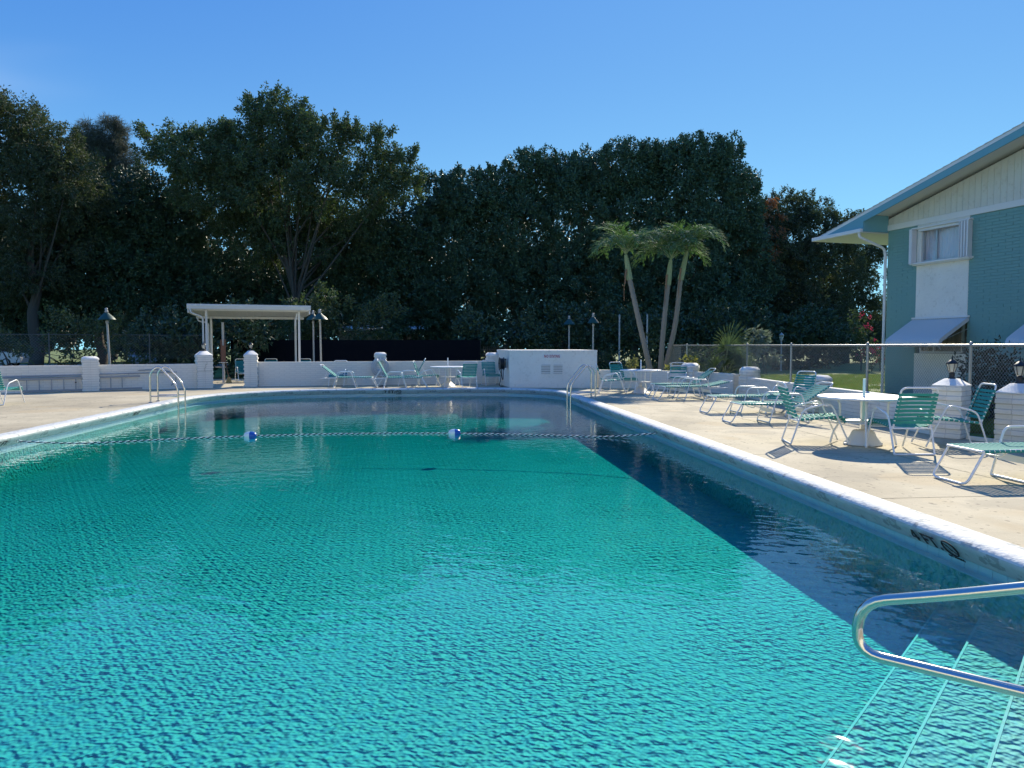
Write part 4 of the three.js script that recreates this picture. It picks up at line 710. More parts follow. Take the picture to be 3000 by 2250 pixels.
bush('shrub', 'dark shrub behind the short picket fence left of the pump house', [[2.6, 1.6, -39.3, 1.4, 1.7, 0.8], [4.6, 1.5, -39.6, 1.3, 1.6, 0.8]], 'dense', { stems: 8 });
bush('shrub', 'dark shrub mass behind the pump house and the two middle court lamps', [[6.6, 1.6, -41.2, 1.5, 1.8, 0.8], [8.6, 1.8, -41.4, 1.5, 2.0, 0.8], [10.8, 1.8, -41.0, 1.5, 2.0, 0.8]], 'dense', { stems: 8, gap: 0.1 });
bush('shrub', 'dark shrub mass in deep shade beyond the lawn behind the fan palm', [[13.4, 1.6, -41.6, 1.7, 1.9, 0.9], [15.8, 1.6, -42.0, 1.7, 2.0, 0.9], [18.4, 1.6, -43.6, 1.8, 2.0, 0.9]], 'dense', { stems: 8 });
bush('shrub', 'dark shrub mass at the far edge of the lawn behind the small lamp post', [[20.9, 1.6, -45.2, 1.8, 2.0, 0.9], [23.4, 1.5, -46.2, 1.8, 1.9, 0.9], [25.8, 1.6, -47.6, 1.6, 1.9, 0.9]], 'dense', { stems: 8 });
seed(905);
bush('bougainvillea', 'bougainvillea with red flowers at the corner of the teal building', [[25.2, 1.4, -41.6, 0.8, 1.2, 0.7], [26.1, 0.9, -41.8, 0.8, 0.8, 0.7], [24.9, 2.6, -42.0, 0.4, 0.7, 0.4]], 'airy', { flowers: 34, gap: 0.15, K: { L: 0.15, W: 0.09 } });
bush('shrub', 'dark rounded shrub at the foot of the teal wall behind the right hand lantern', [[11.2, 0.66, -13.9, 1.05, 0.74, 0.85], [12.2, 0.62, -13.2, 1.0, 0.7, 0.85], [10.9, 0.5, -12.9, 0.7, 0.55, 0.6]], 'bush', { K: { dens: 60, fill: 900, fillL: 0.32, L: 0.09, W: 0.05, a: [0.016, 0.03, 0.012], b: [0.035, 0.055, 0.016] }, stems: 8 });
bush('pale_leaved_plant', 'pale grey leaved plant showing above the wire fence left of the small lamp post', [[16.6, 1.5, -38.4, 0.65, 0.75, 0.6], [17.4, 1.1, -38.6, 0.7, 0.7, 0.6]], 'airy', { cat: 'plant', K: { L: 0.34, W: 0.12, droop: 0.5, a: [0.10, 0.14, 0.09], b: [0.22, 0.26, 0.18], dens: 7 } });
bush('small_plant', 'small yellow green plant on the wall behind the far right table', [[6.9, 0.72, -26.3, 0.26, 0.22, 0.2]], 'bush', { cat: 'plant', K: { L: 0.13, W: 0.07, a: [0.10, 0.13, 0.03], b: [0.26, 0.26, 0.08], dens: 60 }, stems: 3 });
bush('small_plant', 'small plant with yellow leaves behind the striped deck chair by the corner wall', [[8.75, 0.78, -25.1, 0.34, 0.3, 0.2], [8.3, 0.7, -25.5, 0.22, 0.2, 0.2]], 'bush', { cat: 'plant', K: { L: 0.14, W: 0.08, a: [0.07, 0.11, 0.02], b: [0.30, 0.28, 0.05], dens: 55 }, stems: 3 });

{ // withered orange leaves hanging in the loose tree right of the hedge trees
  seed(913); const t = scene.children.find((o) => o.userData.label?.startsWith('loose tree with bare twigs')), L = new Leaves(), K = { n: 9, len: 0.5, L: 0.34, W: 0.12, droop: 0.7, a: [0.22, 0.075, 0.02], b: [0.34, 0.15, 0.05] };
  for (let i = 0; i < 70; i++) { const e = dirRnd(); spray(L, V3(26.0 + e.x * 0.9, 11.0 + e.y * 1.9, -56.6 + e.z * 0.6), V3(e.x, -0.6, e.z).normalize(), K); }
  for (let i = 0; i < 24; i++) { const e = dirRnd(); spray(L, V3(25.0 + e.x * 1.1, 8.7 + e.y * 0.5, -56.2 + e.z * 0.6), V3(e.x, -0.6, e.z).normalize(), K); }
  const m = obj('withered_leaves', L.geometry(), M.leafSoft, t); m.userData.label = 'withered orange leaves'; m.userData.kind = 'stuff';
}
// three slim palms with arching fronds
function palm(label, path, crown, seedN) {
  seed(seedN); const t = thing('palm_tree', label, 'palm tree', [0, 0, 0], 0, 'slim palms growing from one spot behind the corner wall');
  const C = new THREE.CatmullRomCurve3(path.map((q) => V3(...q))), P = C.getPoints(44);
  obj('trunk', sweep(P, (q) => 0.105 + 0.05 * Math.pow(1 - q, 4) - 0.012 * q + (Math.floor(q * 44) % 2 ? 0.006 : -0.005), 12), M.palmBark, t);
  const a = P[44], b = V3(...crown), mid = a.clone().lerp(b, 0.35), top = b.clone();
  obj('crownshaft', sweep(new THREE.CatmullRomCurve3([a, mid, a.clone().lerp(b, 0.75), top]).getPoints(12), (q) => 0.12 - 0.055 * q + 0.012 * Math.sin(q * 3.1), 12), M.crownshaft, t);
  obj('husk', [sweep([mid.clone().add(V3(-0.10, 0.05, 0.07)), mid.clone().add(V3(-0.14, -0.2, 0.1)), mid.clone().add(V3(-0.13, -0.5, 0.1))], (q) => 0.05 * (1 - q * 0.7), 6), sweep([mid.clone().add(V3(-0.16, -0.3, 0.1)), mid.clone().add(V3(-0.2, -0.7, 0.12)), mid.clone().add(V3(-0.19, -1.15, 0.12))], 0.012, 5)], M.palmHusk, t);
  const nF = 16;
  for (let f = 0; f < nF; f++) {
    const az = f * 2.39996 + rr(-0.2, 0.2), upT = f < 6 ? rr(1.2, 1.5) : rr(0.85, 1.25), L = rr(1.5, 1.85), ribs = [], lf = new Leaves(); let p = top.clone(), el = upT; const n = 16, fl = rr(1.1, 1.9);
    for (let i = 0; i <= n; i++) { ribs.push(p.clone()); el -= fl / n * (0.55 + 1.5 * (i / n)); p = p.clone().add(V3(Math.cos(az) * Math.cos(el), Math.sin(el), Math.sin(az) * Math.cos(el)).multiplyScalar(L / n)); }
    const side = V3(-Math.sin(az), 0, Math.cos(az));
    for (let i = 3; i <= n; i++) for (const s of [-1, 1]) for (let j = 0; j < 2; j++) {
      const q = i / n, c = ribs[i].clone().lerp(ribs[Math.max(0, i - 1)], j / 2), tan = ribs[i].clone().sub(ribs[i - 1]).normalize(), nrm = side.clone().cross(tan).normalize();
      if (nrm.y < 0) nrm.negate();
      const d = side.clone().multiplyScalar(s * 0.75).addScaledVector(tan, 0.75).addScaledVector(nrm, rr(-0.05, 0.5)).normalize(); d.y -= rr(-0.15, 0.3); d.normalize();
      const LL = (0.26 + 0.34 * Math.sin(Math.min(1, q * 1.15) * 2.6)) * rr(0.85, 1.1), c0 = shades([0.055, 0.13, 0.035], [0.12, 0.22, 0.05], 1), w = d.clone().cross(nrm).normalize();
      const mid2 = c.clone().addScaledVector(d, LL * 0.55), d2 = d.clone(); d2.y -= 0.4; d2.normalize();
      lf.leaf(c, d, w, LL * 0.62, 0.046, c0); lf.leaf(mid2, d2, w, LL * 0.5, 0.04, c0);
    }
    const fr = new THREE.Group(); fr.name = 'frond'; t.add(fr);
    obj('midrib', sweep(ribs, (q) => 0.02 * (1.1 - q), 5), M.crownshaft, fr); obj('leaflets', lf.geometry(), M.leafSoft, fr);
  }
  return t;
}
palm('left palm of the three, its trunk leaning left, with brown husk below its fronds', [[8.32, 0, -28.28], [8.19, 0.66, -28.32], [7.85, 2.18, -28.43], [7.45, 4.03, -28.57]], [7.30, 5.0, -28.62], 41);
palm('middle palm of the three, with a speckled nearly upright trunk', [[8.73, 0, -28.74], [8.76, 0.59, -28.76], [8.9, 2.33, -28.83], [9.07, 3.87, -28.9]], [9.18, 4.85, -28.93], 43);
palm('right palm of the three, its grey trunk leaning right behind the middle one', [[8.95, 0, -29.0], [9.05, 0.58, -29.03], [9.44, 2.34, -29.08], [9.66, 4.1, -29.16]], [9.92, 5.25, -29.18], 47);
{ // young fan palm
  seed(53); const t = thing('fan_palm', 'young fan palm with stiff fan leaves hanging over the right wall', 'palm', [9.38, 0, -23.75]);
  const fans = [[0.12, 1.30, 1.05, 0.2], [-1.15, 0.62, 0.85, 1.5], [0.35, 0.75, 0.75, 0.9], [-0.35, 0.45, 0.75, 1.6], [0.85, 0.55, 0.75, 1.0], [0.1, 0.35, 0.65, 1.6]];
  obj('stem', cyl(0.13, 0.10, 0.55, 0, 0, 0, 10), M.bark, t);
  for (const [ax, h, R, az] of fans) {
    const root = V3(0, 0.5, 0), dir = V3(ax * 0.8, h, Math.sin(az) * 0.55).normalize(), hub = root.clone().addScaledVector(dir, 0.35 + 0.4 * h), lf = new Leaves(), n = 34;
    const side = dir.clone().cross(V3(0.2, 0.1, 1)).normalize(), nrm = side.clone().cross(dir);
    for (let i = 0; i < n; i++) {
      const a = (i / (n - 1) - 0.5) * 3.7, d = dir.clone().multiplyScalar(Math.cos(a)).addScaledVector(side, Math.sin(a)).addScaledVector(nrm, 0.25 + rr(-0.06, 0.06)).normalize(), LL = R * (0.75 + 0.25 * Math.cos(a)) * rr(0.9, 1.06), w = d.clone().cross(nrm).normalize(), c = shades([0.045, 0.085, 0.035], [0.10, 0.15, 0.045], 1);
      const d2 = d.clone(); d2.y -= 0.35 + rr(0, 0.25); d2.normalize();
      lf.leaf(hub, d, w, LL * 0.72, 0.05, c); lf.leaf(hub.clone().addScaledVector(d, LL * 0.6), d2, w, LL * 0.42, 0.028, c);
    }
    const fr = new THREE.Group(); fr.name = 'frond'; t.add(fr);
    obj('stalk', sweep([root, hub], 0.012, 5), M.crownshaft, fr); obj('blades', lf.geometry(), M.leafSoft, fr);
  }
}
{ // grass blades on the lawn that shows over the right wall and in the opening
  seed(61); const L = new Leaves();
  for (let k = 0; k < 5; k++) { const a = rr(0, 6.28), d = V3(Math.cos(a) * 0.5, 1, Math.sin(a) * 0.5).normalize(); L.leaf(V3(rr(-0.05, 0.05), 0, rr(-0.05, 0.05)), d, V3(-Math.sin(a), 0, Math.cos(a)), rr(0.05, 0.10), 0.014, [1, 1, 1]); }
  const im = new THREE.InstancedMesh(L.geometry(), phys('grass_blades', [1, 1, 1], 0.9, { transmission: 0.45, thickness: 0 }), 52000), m = new THREE.Matrix4(), q = new THREE.Quaternion(), col = new THREE.Color(); let n = 0;
  for (let i = 0; i < 200000 && n < 52000; i++) {
    const near = rnd() < 0.12, z = near ? rr(-13.5, -9.2) : -11 - 26 * Math.pow(rnd(), 1.3), x = near ? rr(8.75, 10.6) : rr(8.95, 9.5 + (-z - 9) * 0.62);
    if (fbm(x / 40, z / 40 + 4, 24, 2, 71) < 0.26) continue;
    q.setFromAxisAngle(V3(0, 1, 0), rr(0, 6.28)); const s = rr(0.6, 1.15) * (near ? 0.8 : 1); m.compose(V3(x, -0.03, z), q, V3(s, s, s)); im.setMatrixAt(n, m);
    const k = rr(0.75, 1.3); col.setRGB(rr(0.13, 0.26) * k, rr(0.23, 0.31) * k, 0.035 * k); im.setColorAt(n, col); n++;
  }
  im.count = n; im.name = 'grass'; im.castShadow = im.receiveShadow = true; scene.add(im); tag(im, 'sunlit green grass of the lawn behind the right wall', 'grass', null, 'stuff');
}
// ---------------------------------------------------------------- strap chairs, loungers and tables
const strapCache = new Map();
function strapGeo(W, d, sag, t = 0.004) {   // a vinyl strap across x, wrapped round both rails; d = width along z
  const key = [W, d, sag].join(); if (strapCache.has(key)) return strapCache.get(key);
  const pts = [], r = 0.018; for (let i = 0; i <= 8; i++) { const u = i / 8 * 2 - 1; pts.push([u * W / 2, r - sag * (1 - u * u)]); }
  const s = new THREE.Shape(); const low = -r;
  s.moveTo(-W / 2 - r, 0); s.absarc(-W / 2, 0, r, Math.PI, Math.PI / 2, true);
  for (const [x, y] of pts) s.lineTo(x, y);
  s.absarc(W / 2, 0, r, Math.PI / 2, -Math.PI / 2, true);
  s.lineTo(W / 2 - 0.045, low + 0.002); s.lineTo(W / 2 - 0.045, low + 0.006); s.absarc(W / 2, 0, r - t, -Math.PI / 2, Math.PI / 2, false);
  for (const [x, y] of pts.slice().reverse()) s.lineTo(x, y - t);
  s.absarc(-W / 2, 0, r - t, Math.PI / 2, Math.PI * 1.5, false);
  s.lineTo(-W / 2 + 0.045, low + 0.006); s.lineTo(-W / 2 + 0.045, low + 0.002); s.absarc(-W / 2, 0, r, -Math.PI / 2, -Math.PI, true);
  const g = new THREE.ExtrudeGeometry(s, { depth: d, bevelEnabled: false, curveSegments: 4 }).translate(0, 0, -d / 2); strapCache.set(key, g); return g;
}
const chairGroup = 'white framed strap chairs on the pool terrace', loungeGroup = 'white framed strap loungers on the pool terrace';
function straps(parent, a, b, W, d, gap, sag, pick) {   // straps between rail points a and b (z, y), laid flat on the line
  const L = Math.hypot(b[0] - a[0], b[1] - a[1]), n = Math.floor(L / (d + gap)), ang = Math.atan2(b[1] - a[1], b[0] - a[0]);
  for (let i = 0; i < n; i++) { const t = (i + 0.5) / n, m = pick(i, n); if (!m) continue; const s = obj('strap', strapGeo(W, d, sag), m, parent); s.position.set(0, a[1] + (b[1] - a[1]) * t, a[0] + (b[0] - a[0]) * t); s.rotation.x = -ang; }
}
const R = 0.0135;
function makeChair(style = 'teal') {      // front towards +z
  const t = new THREE.Group(), bx = 0.262, pick = style === 'teal' ? () => M.strap : style === 'dark' ? () => M.strapBlue : (i) => [1, 0, 0, 1, 0, 1, 1, 0, 1][i % 9] ? M.strap : M.strapWhite;
  for (const s of [-1, 1]) obj('side_frame', tube([[s * 0.275, 0.014, -0.42], [s * 0.285, 0.54, -0.25], [s * 0.285, 0.635, 0.15], [s * 0.275, 0.014, 0.43]], R, 0.10), M.frame, t);
  for (const s of [-1, 1]) obj('seat_rail', rod([s * bx, 0.375, -0.32], [s * bx, 0.43, 0.34], R * 0.9), M.frame, t);
  obj('floor_bar', rod([-0.275, 0.014, -0.42], [0.275, 0.014, -0.42], R), M.frame, t);
  obj('cross_bar', [rod([-0.283, 0.33, 0.285], [0.283, 0.33, 0.285], R * 0.8), rod([-0.283, 0.36, -0.318], [0.283, 0.36, -0.318], R * 0.8), tube([[-bx, 0.43, 0.34], [-bx, 0.33, 0.372], [bx, 0.33, 0.372], [bx, 0.43, 0.34]], R * 0.85, 0.05)], M.frame, t);
  obj('back_frame', tube([[-0.25, 0.36, -0.315], [-0.25, 0.93, -0.52], [0.25, 0.93, -0.52], [0.25, 0.36, -0.315]], R, 0.085), M.frame, t);
  straps(t, [-0.29, 0.378], [0.33, 0.43], bx * 2, 0.050, 0.013, 0.022, style === 'teal' ? pick : style === 'dark' ? pick : (i) => (i % 4 === 1 ? M.strapWhite : M.strap));
  straps(t, [0.345, 0.42], [0.372, 0.335], bx * 2, 0.036, 0.006, 0.0, style === 'striped' ? () => M.strapWhite : pick);
  straps(t, [-0.335, 0.42], [-0.495, 0.862], 0.50, 0.042, 0.0115, 0.012, pick);
  return t;
}
const chairs = { teal: makeChair('teal'), striped: makeChair('striped'), dark: makeChair('dark') };
function chair(label, x, z, faceDeg, style = 'teal', tilt = 0) {   // faceDeg: 0 faces +z (the camera), 90 faces +x
  const c = chairs[style].clone(); c.name = numbered('strap_chair'); c.position.set(x, 0.0, z); c.rotation.y = faceDeg * Math.PI / 180; scene.add(c); return tag(c, label, 'chair', chairGroup);
}
function makeLounger(backDeg, arms = true) {   // head towards +z, foot towards -z
  const t = new THREE.Group(), W = 0.60, bx = W / 2 - 0.02, H = 0.365, th = backDeg * Math.PI / 180, h0 = [0.30, H + 0.004], h1 = [0.30 + 0.74 * Math.cos(th), H + 0.74 * Math.sin(th)];
  for (const s of [-1, 1]) obj('seat_rail', tube([[s * bx, H, 0.32], [s * bx, H + 0.01, -0.55], [s * bx, H, -0.93]], R, 0.05), M.frame, t);
  obj('back_frame', tube([[-bx, ...[h0[1], h0[0]]], [-bx, h1[1], h1[0]], [bx, h1[1], h1[0]], [bx, h0[1], h0[0]]], R, 0.09), M.frame, t);
  obj('foot_leg', tube([[-bx, H, -0.90], [-bx, 0.014, -1.10], [bx, 0.014, -1.10], [bx, H, -0.90]], R, 0.085), M.frame, t);
  obj('foot_bar', rod([-bx, H, -0.925], [bx, H, -0.925], R * 0.9), M.frame, t);
  for (const z of [-0.36, 0.43]) obj('floor_bar', rod([-bx - 0.02, 0.014, z], [bx + 0.02, 0.014, z], R), M.frame, t);
  for (const s of [-1, 1]) obj('arm_frame', tube([[s * (bx + 0.02), 0.014, -0.36], [s * (bx + 0.03), 0.565, -0.20], [s * (bx + 0.03), 0.565, 0.27], [s * (bx + 0.02), 0.014, 0.43]], R, 0.085), M.frame, t);
  obj('stretcher', [box(W - 0.06, 0.075, 0.008, 0, 0.235, -0.297), box(W - 0.06, 0.075, 0.008, 0, 0.235, 0.372), tube([[-bx + 0.03, H, -0.62], [-bx + 0.1, H - 0.075, -0.62], [bx - 0.1, H - 0.075, -0.62], [bx - 0.03, H, -0.62]], R * 0.7, 0.06)], M.frame, t);
  const py = h0[1] + 0.40 * Math.sin(th), pz = h0[0] + 0.40 * Math.cos(th);
  if (backDeg > 12) obj('back_prop', tube([[-bx + 0.02, py, pz], [-bx + 0.02, H - 0.03, 0.74], [bx - 0.02, H - 0.03, 0.74], [bx - 0.02, py, pz]], R * 0.7, 0.05), M.frame, t);
  obj('prop_rail', [rod([-bx + 0.01, H - 0.035, 0.30], [-bx + 0.01, H - 0.035, 0.88], R * 0.7), rod([bx - 0.01, H - 0.035, 0.30], [bx - 0.01, H - 0.035, 0.88], R * 0.7)], M.frame, t);
  straps(t, [-0.915, H + 0.002], [0.285, H + 0.006], bx * 2, 0.045, 0.013, 0.016, () => M.strap);
  const e = 0.93; straps(t, [h0[0] + 0.03 * Math.cos(th), h0[1] + 0.03 * Math.sin(th)], [h0[0] + (h1[0] - h0[0]) * e - 0.05 * Math.cos(th), h0[1] + (h1[1] - h0[1]) * e - 0.05 * Math.sin(th)], bx * 2, 0.045, 0.013, 0.014, () => M.strap);
  return t;
}
const lmade = new Map();
function lounger(label, x, z, headDeg, back) {    // headDeg: direction of the head, 90 = +x, 0 = +z
  if (!lmade.has(back)) lmade.set(back, makeLounger(back));
  const c = lmade.get(back).clone(); c.name = numbered('strap_lounger'); c.position.set(x, 0, z); c.rotation.y = headDeg * Math.PI / 180; scene.add(c); return tag(c, label, 'lounger', loungeGroup);
}
function makeTable(base, poleTop) {
  const t = new THREE.Group();
  obj('table_top', lathe([[0.022, 0.708], [0.60, 0.708], [0.648, 0.700], [0.660, 0.709], [0.662, 0.724], [0.652, 0.735], [0.63, 0.737], [0.022, 0.735], [0.022, 0.708]], 56), M.tableTop, t);
  for (let i = 0; i < 4; i++) { const a = Math.PI / 4 + i * Math.PI / 2, c = Math.cos(a), s = Math.sin(a), q = (r, y) => [c * r, y, s * r]; obj('leg', tube([q(0.50, 0.70), q(0.335, 0.68), q(0.325, 0.34), q(0.42, 0.18), q(0.455, 0.012)], 0.0155, 0.13), M.frame, t); }
  obj('stretcher_ring', new THREE.TorusGeometry(0.325, 0.010, 6, 40).rotateX(Math.PI / 2).translate(0, 0.345, 0), M.frame, t);
  obj('lower_shelf', lathe([[0.03, 0.352], [0.315, 0.352], [0.315, 0.360], [0.03, 0.360], [0.03, 0.352]], 32), M.frame, t);
  obj('umbrella_pole', cyl(0.019, 0.019, poleTop - 0.2, 0, 0.2, 0, 14), base === 'bell' ? M.poleTeal : M.frame, t);
  if (base === 'bell') obj('umbrella_base', [lathe([[0.0, 0.0], [0.26, 0.0], [0.275, 0.02], [0.25, 0.055], [0.19, 0.13], [0.155, 0.205], [0.13, 0.225], [0.045, 0.228], [0.035, 0.245], [0.0, 0.245]], 28), ...[0, 1, 2, 3].map((i) => rbox(0.08, 0.035, 0.07, 0.255 * Math.cos(i * 1.57 + 0.4), 0.018, 0.255 * Math.sin(i * 1.57 + 0.4), 0.012, -i * 1.57 - 0.4)), cyl(0.032, 0.03, 0.14, 0, 0.2, 0, 14)], M.basePlastic, t);
  else obj('umbrella_base', [metreUV(new THREE.CylinderGeometry(0.09, 0.30, 0.20, 4, 1).rotateY(Math.PI / 4 + 0.25).translate(0, 0.10, 0)), cyl(0.05, 0.028, 0.13, 0, 0.19, 0, 12)], M.basePlastic, t);
  return t;
}
function table(label, x, z, base, poleTop, turn) { const c = makeTable(base, poleTop); c.name = numbered('round_table'); c.position.set(x, 0, z); c.rotation.y = turn; scene.add(c); return tag(c, label, 'table', 'round white patio tables'); }

table('near round white table with a cream bell base, between three teal chairs', 6.42, -10.72, 'bell', 1.0, 0.35);
chair('teal strap chair at the left of the near table, seen from its side and back', 5.80, -11.0, 78);
chair('teal strap chair at the near table with its back to the camera', 6.53, -10.0, 174);
chair('teal strap chair at the right of the near table, its seat facing left', 7.62, -10.45, -104);
lounger('nearest strap lounger, cut off by the right edge of the photo', 6.72, -7.70, 90, 32);
lounger('strap lounger with raised back just left of the near table', 6.76, -14.15, 88, 33);
lounger('flat strap lounger behind the one with raised back, between near table and far right corner', 7.05, -16.25, 90, 5);
chair('dark teal strap chair between the loungers and a white brick pillar, facing left', 7.62, -15.55, -68);
lounger('flat strap lounger with its head slightly raised, nearest of the two by the fan palm', 7.12, -20.25, 92, 12);
lounger('strap lounger with a high raised back in front of the fan palm', 7.25, -21.5, 86, 38);
chair('white and blue striped strap chair against the corner wall beside the fan palm', 7.75, -23.6, -22, 'striped');
table('far right round white table with a square cream base, below the palms', 6.42, -23.15, 'block', 1.05, 0.1);
chair('white and teal striped strap chair beside the pump house, seen from its side', 5.55, -23.35, 80, 'striped');
chair('teal strap chair between the pump house and the far right table, facing the camera', 6.25, -24.6, 22, 'teal');
table('far left round white table with a square cream base, by the far wall', 0.42, -27.5, 'block', 1.05, 0.5);
chair('teal strap chair right of the far left table with its back to the camera', 1.05, -26.75, 196, 'teal');
chair('teal strap chair beside the hose reel on the pump house, facing the camera', 2.05, -28.3, 8, 'teal');
chair('teal strap chair left of the far left table, seen from its side facing right', -0.30, -27.55, 84, 'teal');
lounger('strap lounger with a tall back on the right, just left of the far left table', -1.05, -28.15, 92, 62);
lounger('strap lounger with steeply raised back, second from the left on the far side', -1.42, -26.85, -90, 62);
lounger('leftmost strap lounger on the far side, its back raised half way', -3.20, -27.25, -90, 38);
chair('dark blue strap chair facing the camera behind the leftmost far lounger', -3.62, -28.35, -4, 'dark');
chair('teal strap chair cut off by the left edge of the photo', -11.02, -20.35, 176, 'teal');
chair('strap chair in the gateway shade under the gazebo, half hidden by the right pillar', -8.0, -32.3, 24, 'dark');
chair('middle strap chair under the gazebo, its back showing above the far wall', -6.98, -32.4, 4, 'dark');
chair('strap chair under the gazebo beside the right front post', -5.55, -32.2, 2, 'dark');
// ---------------------------------------------------------------- ladders and handrail
function poolLadder(label, x, z, turn) {   // rails run towards +x in its own axes, into the water
  const t = thing('pool_ladder', label, 'pool ladder', [x, 0, z], turn, 'stainless pool ladders');
  for (const s of [-0.27, 0.27]) {
    obj('rail', sweep(bent([[-0.42, 0.0, s], [-0.42, 0.80, s], [-0.20, 0.985, s], [0.28, 0.42, s], [0.28, -0.72, s]], 0.19), 0.0215, 12), M.steel, t);
    obj('brace', rod([-0.42, 0.17, s], [0.28, 0.17, s], 0.016, 10), M.steel, t);
    obj('escutcheon', lathe([[0.022, 0.0], [0.055, 0.002], [0.05, 0.014], [0.026, 0.022]], 18).translate(-0.42, 0.001, s), M.steel, t);
  }
  for (const y of [-0.34, -0.58]) obj('tread', rbox(0.09, 0.03, 0.52, 0.28, y, 0, 0.008), M.steel, t);
}
poolLadder('stainless pool ladder on the left side of the pool', -7.02, -20.7, 0);
poolLadder('stainless pool ladder on the right side of the pool in front of the pump house', 4.02, -21.0, Math.PI);
{
  const t = thing('handrail', 'stainless steel looped handrail over the corner steps at lower right', 'handrail', [1.65, 0, -2.86], -Math.PI / 4);
  const p = bent([[1.9, 0.0, 0], [1.9, 0.92, 0], [1.55, 0.95, 0], [0.36, 0.56, 0], [0.06, 0.47, 0], [0.045, 0.262, 0], [0.42, 0.262, 0], [1.25, 0.262, 0], [1.36, 0.262, 0], [1.36, 0.0, 0]], 0.13);
  obj('rail', sweep(p, 0.0215, 20), M.steel, t);
  for (const x of [1.36, 1.9]) obj('escutcheon', lathe([[0.022, 0.0], [0.055, 0.002], [0.05, 0.014], [0.026, 0.022]], 18).translate(x, 0.001, 0), M.steel, t);
}
// ---------------------------------------------------------------- the float rope across the pool
{
  const A = V3(-6.96, -0.10, -13.25), B = V3(3.96, -0.10, -13.3), P = [], n = 260, at = (u) => { const e = Math.min(u, 1 - u), y = WATER + 0.012 + (A.y - WATER - 0.012) * Math.pow(Math.max(0, 1 - e / 0.10), 1.7); return V3(A.x + (B.x - A.x) * u, y, A.z + (B.z - A.z) * u - 1.45 * 4 * u * (1 - u)); };
  const t = thing('float_rope', 'twisted blue and white rope stretched across the pool', 'rope');
  for (let i = 0; i <= n; i++) P.push(at(i / n));
  for (const [k, m] of [[0, M.ropeWhite], [1, M.ropeBlue]]) {
    const Q = [], N = 3200; for (let i = 0; i <= N; i++) { const p = at(i / N), a = i / N * 2 * Math.PI * 105 + k * Math.PI; Q.push(p.add(V3(0, Math.sin(a) * 0.0075, Math.cos(a) * 0.0075))); }
    obj('strand', sweep(Q, 0.0085, 5), m, t);
  }
  for (const [p, s] of [[A, 1], [B, -1]]) { obj('hook', [new THREE.TorusGeometry(0.025, 0.006, 6, 16).translate(p.x - s * 0.005, p.y, p.z)], M.steel, t); }
  for (const [u, lab] of [[0.317, 'blue and white float on the pool rope, nearer the left side'], [0.669, 'blue and white float on the pool rope, nearer the right ladder']]) {
    const q = at(u), f = thing('rope_float', lab, 'float', [q.x, WATER + 0.022, q.z], rr(-0.1, 0.1), 'floats on the pool rope'), prof = [[0.012, -0.118], [0.036, -0.112], [0.06, -0.088], [0.075, -0.046], [0.078, 0]];
    obj('white_half', lathe(prof, 24).rotateZ(-Math.PI / 2), M.floatWhite, f); obj('blue_half', lathe(prof.map(([r, y]) => [r, -y]).reverse(), 24).rotateZ(-Math.PI / 2), M.floatBlue, f);
  }
}
// ---------------------------------------------------------------- lamps
function lantern(label, x, y, z, k, turn = 0.3) {
  const t = thing('lantern', label, 'lantern', [x, y, z], turn, 'lanterns on the wall pillars'); t.scale.setScalar(k);
  obj('base', [lathe([[0.0, 0], [0.062, 0], [0.062, 0.02], [0.045, 0.035], [0.045, 0.09], [0.052, 0.10], [0.030, 0.125], [0.0, 0.125]], 16)], M.black, t);
  for (let i = 0; i < 6; i++) { const a = i * Math.PI / 3, b = a + Math.PI / 3, c = (r, y2, q) => [Math.cos(q) * r, y2, Math.sin(q) * r]; obj('frame_bar', rod(c(0.052, 0.125, a), c(0.092, 0.27, a), 0.0055, 5), M.black, t); const g = new THREE.BufferGeometry(); const p0 = c(0.050, 0.128, a), p1 = c(0.050, 0.128, b), p2 = c(0.089, 0.268, b), p3 = c(0.089, 0.268, a); g.setAttribute('position', new THREE.Float32BufferAttribute([...p0, ...p1, ...p2, ...p0, ...p2, ...p3], 3)); g.computeVertexNormals(); obj('pane', g, M.lampGlass, t); }
  obj('bulb', lathe([[0, 0.13], [0.015, 0.135], [0.018, 0.18], [0.024, 0.205], [0.018, 0.235], [0, 0.245]], 12), M.sign, t);
  obj('roof', lathe([[0.0, 0.268], [0.104, 0.268], [0.106, 0.278], [0.085, 0.30], [0.045, 0.335], [0.018, 0.345], [0.012, 0.36], [0.016, 0.375], [0.006, 0.395], [0.004, 0.42], [0, 0.425]], 6), M.black, t);
}
lantern('black lantern with frosted panes on the pillar behind the near table', 8.36, 0.955, -11.45, 0.92);
lantern('black lantern cut off by the right edge of the photo', 8.72, 0.925, -10.45, 0.98);
lantern('small lantern on the cracked left gateway pillar', -8.18, 1.295, -27.52, 0.85);
lantern('small lantern with a pale shade on the right gateway pillar', -6.72, 1.305, -28.2, 0.85);
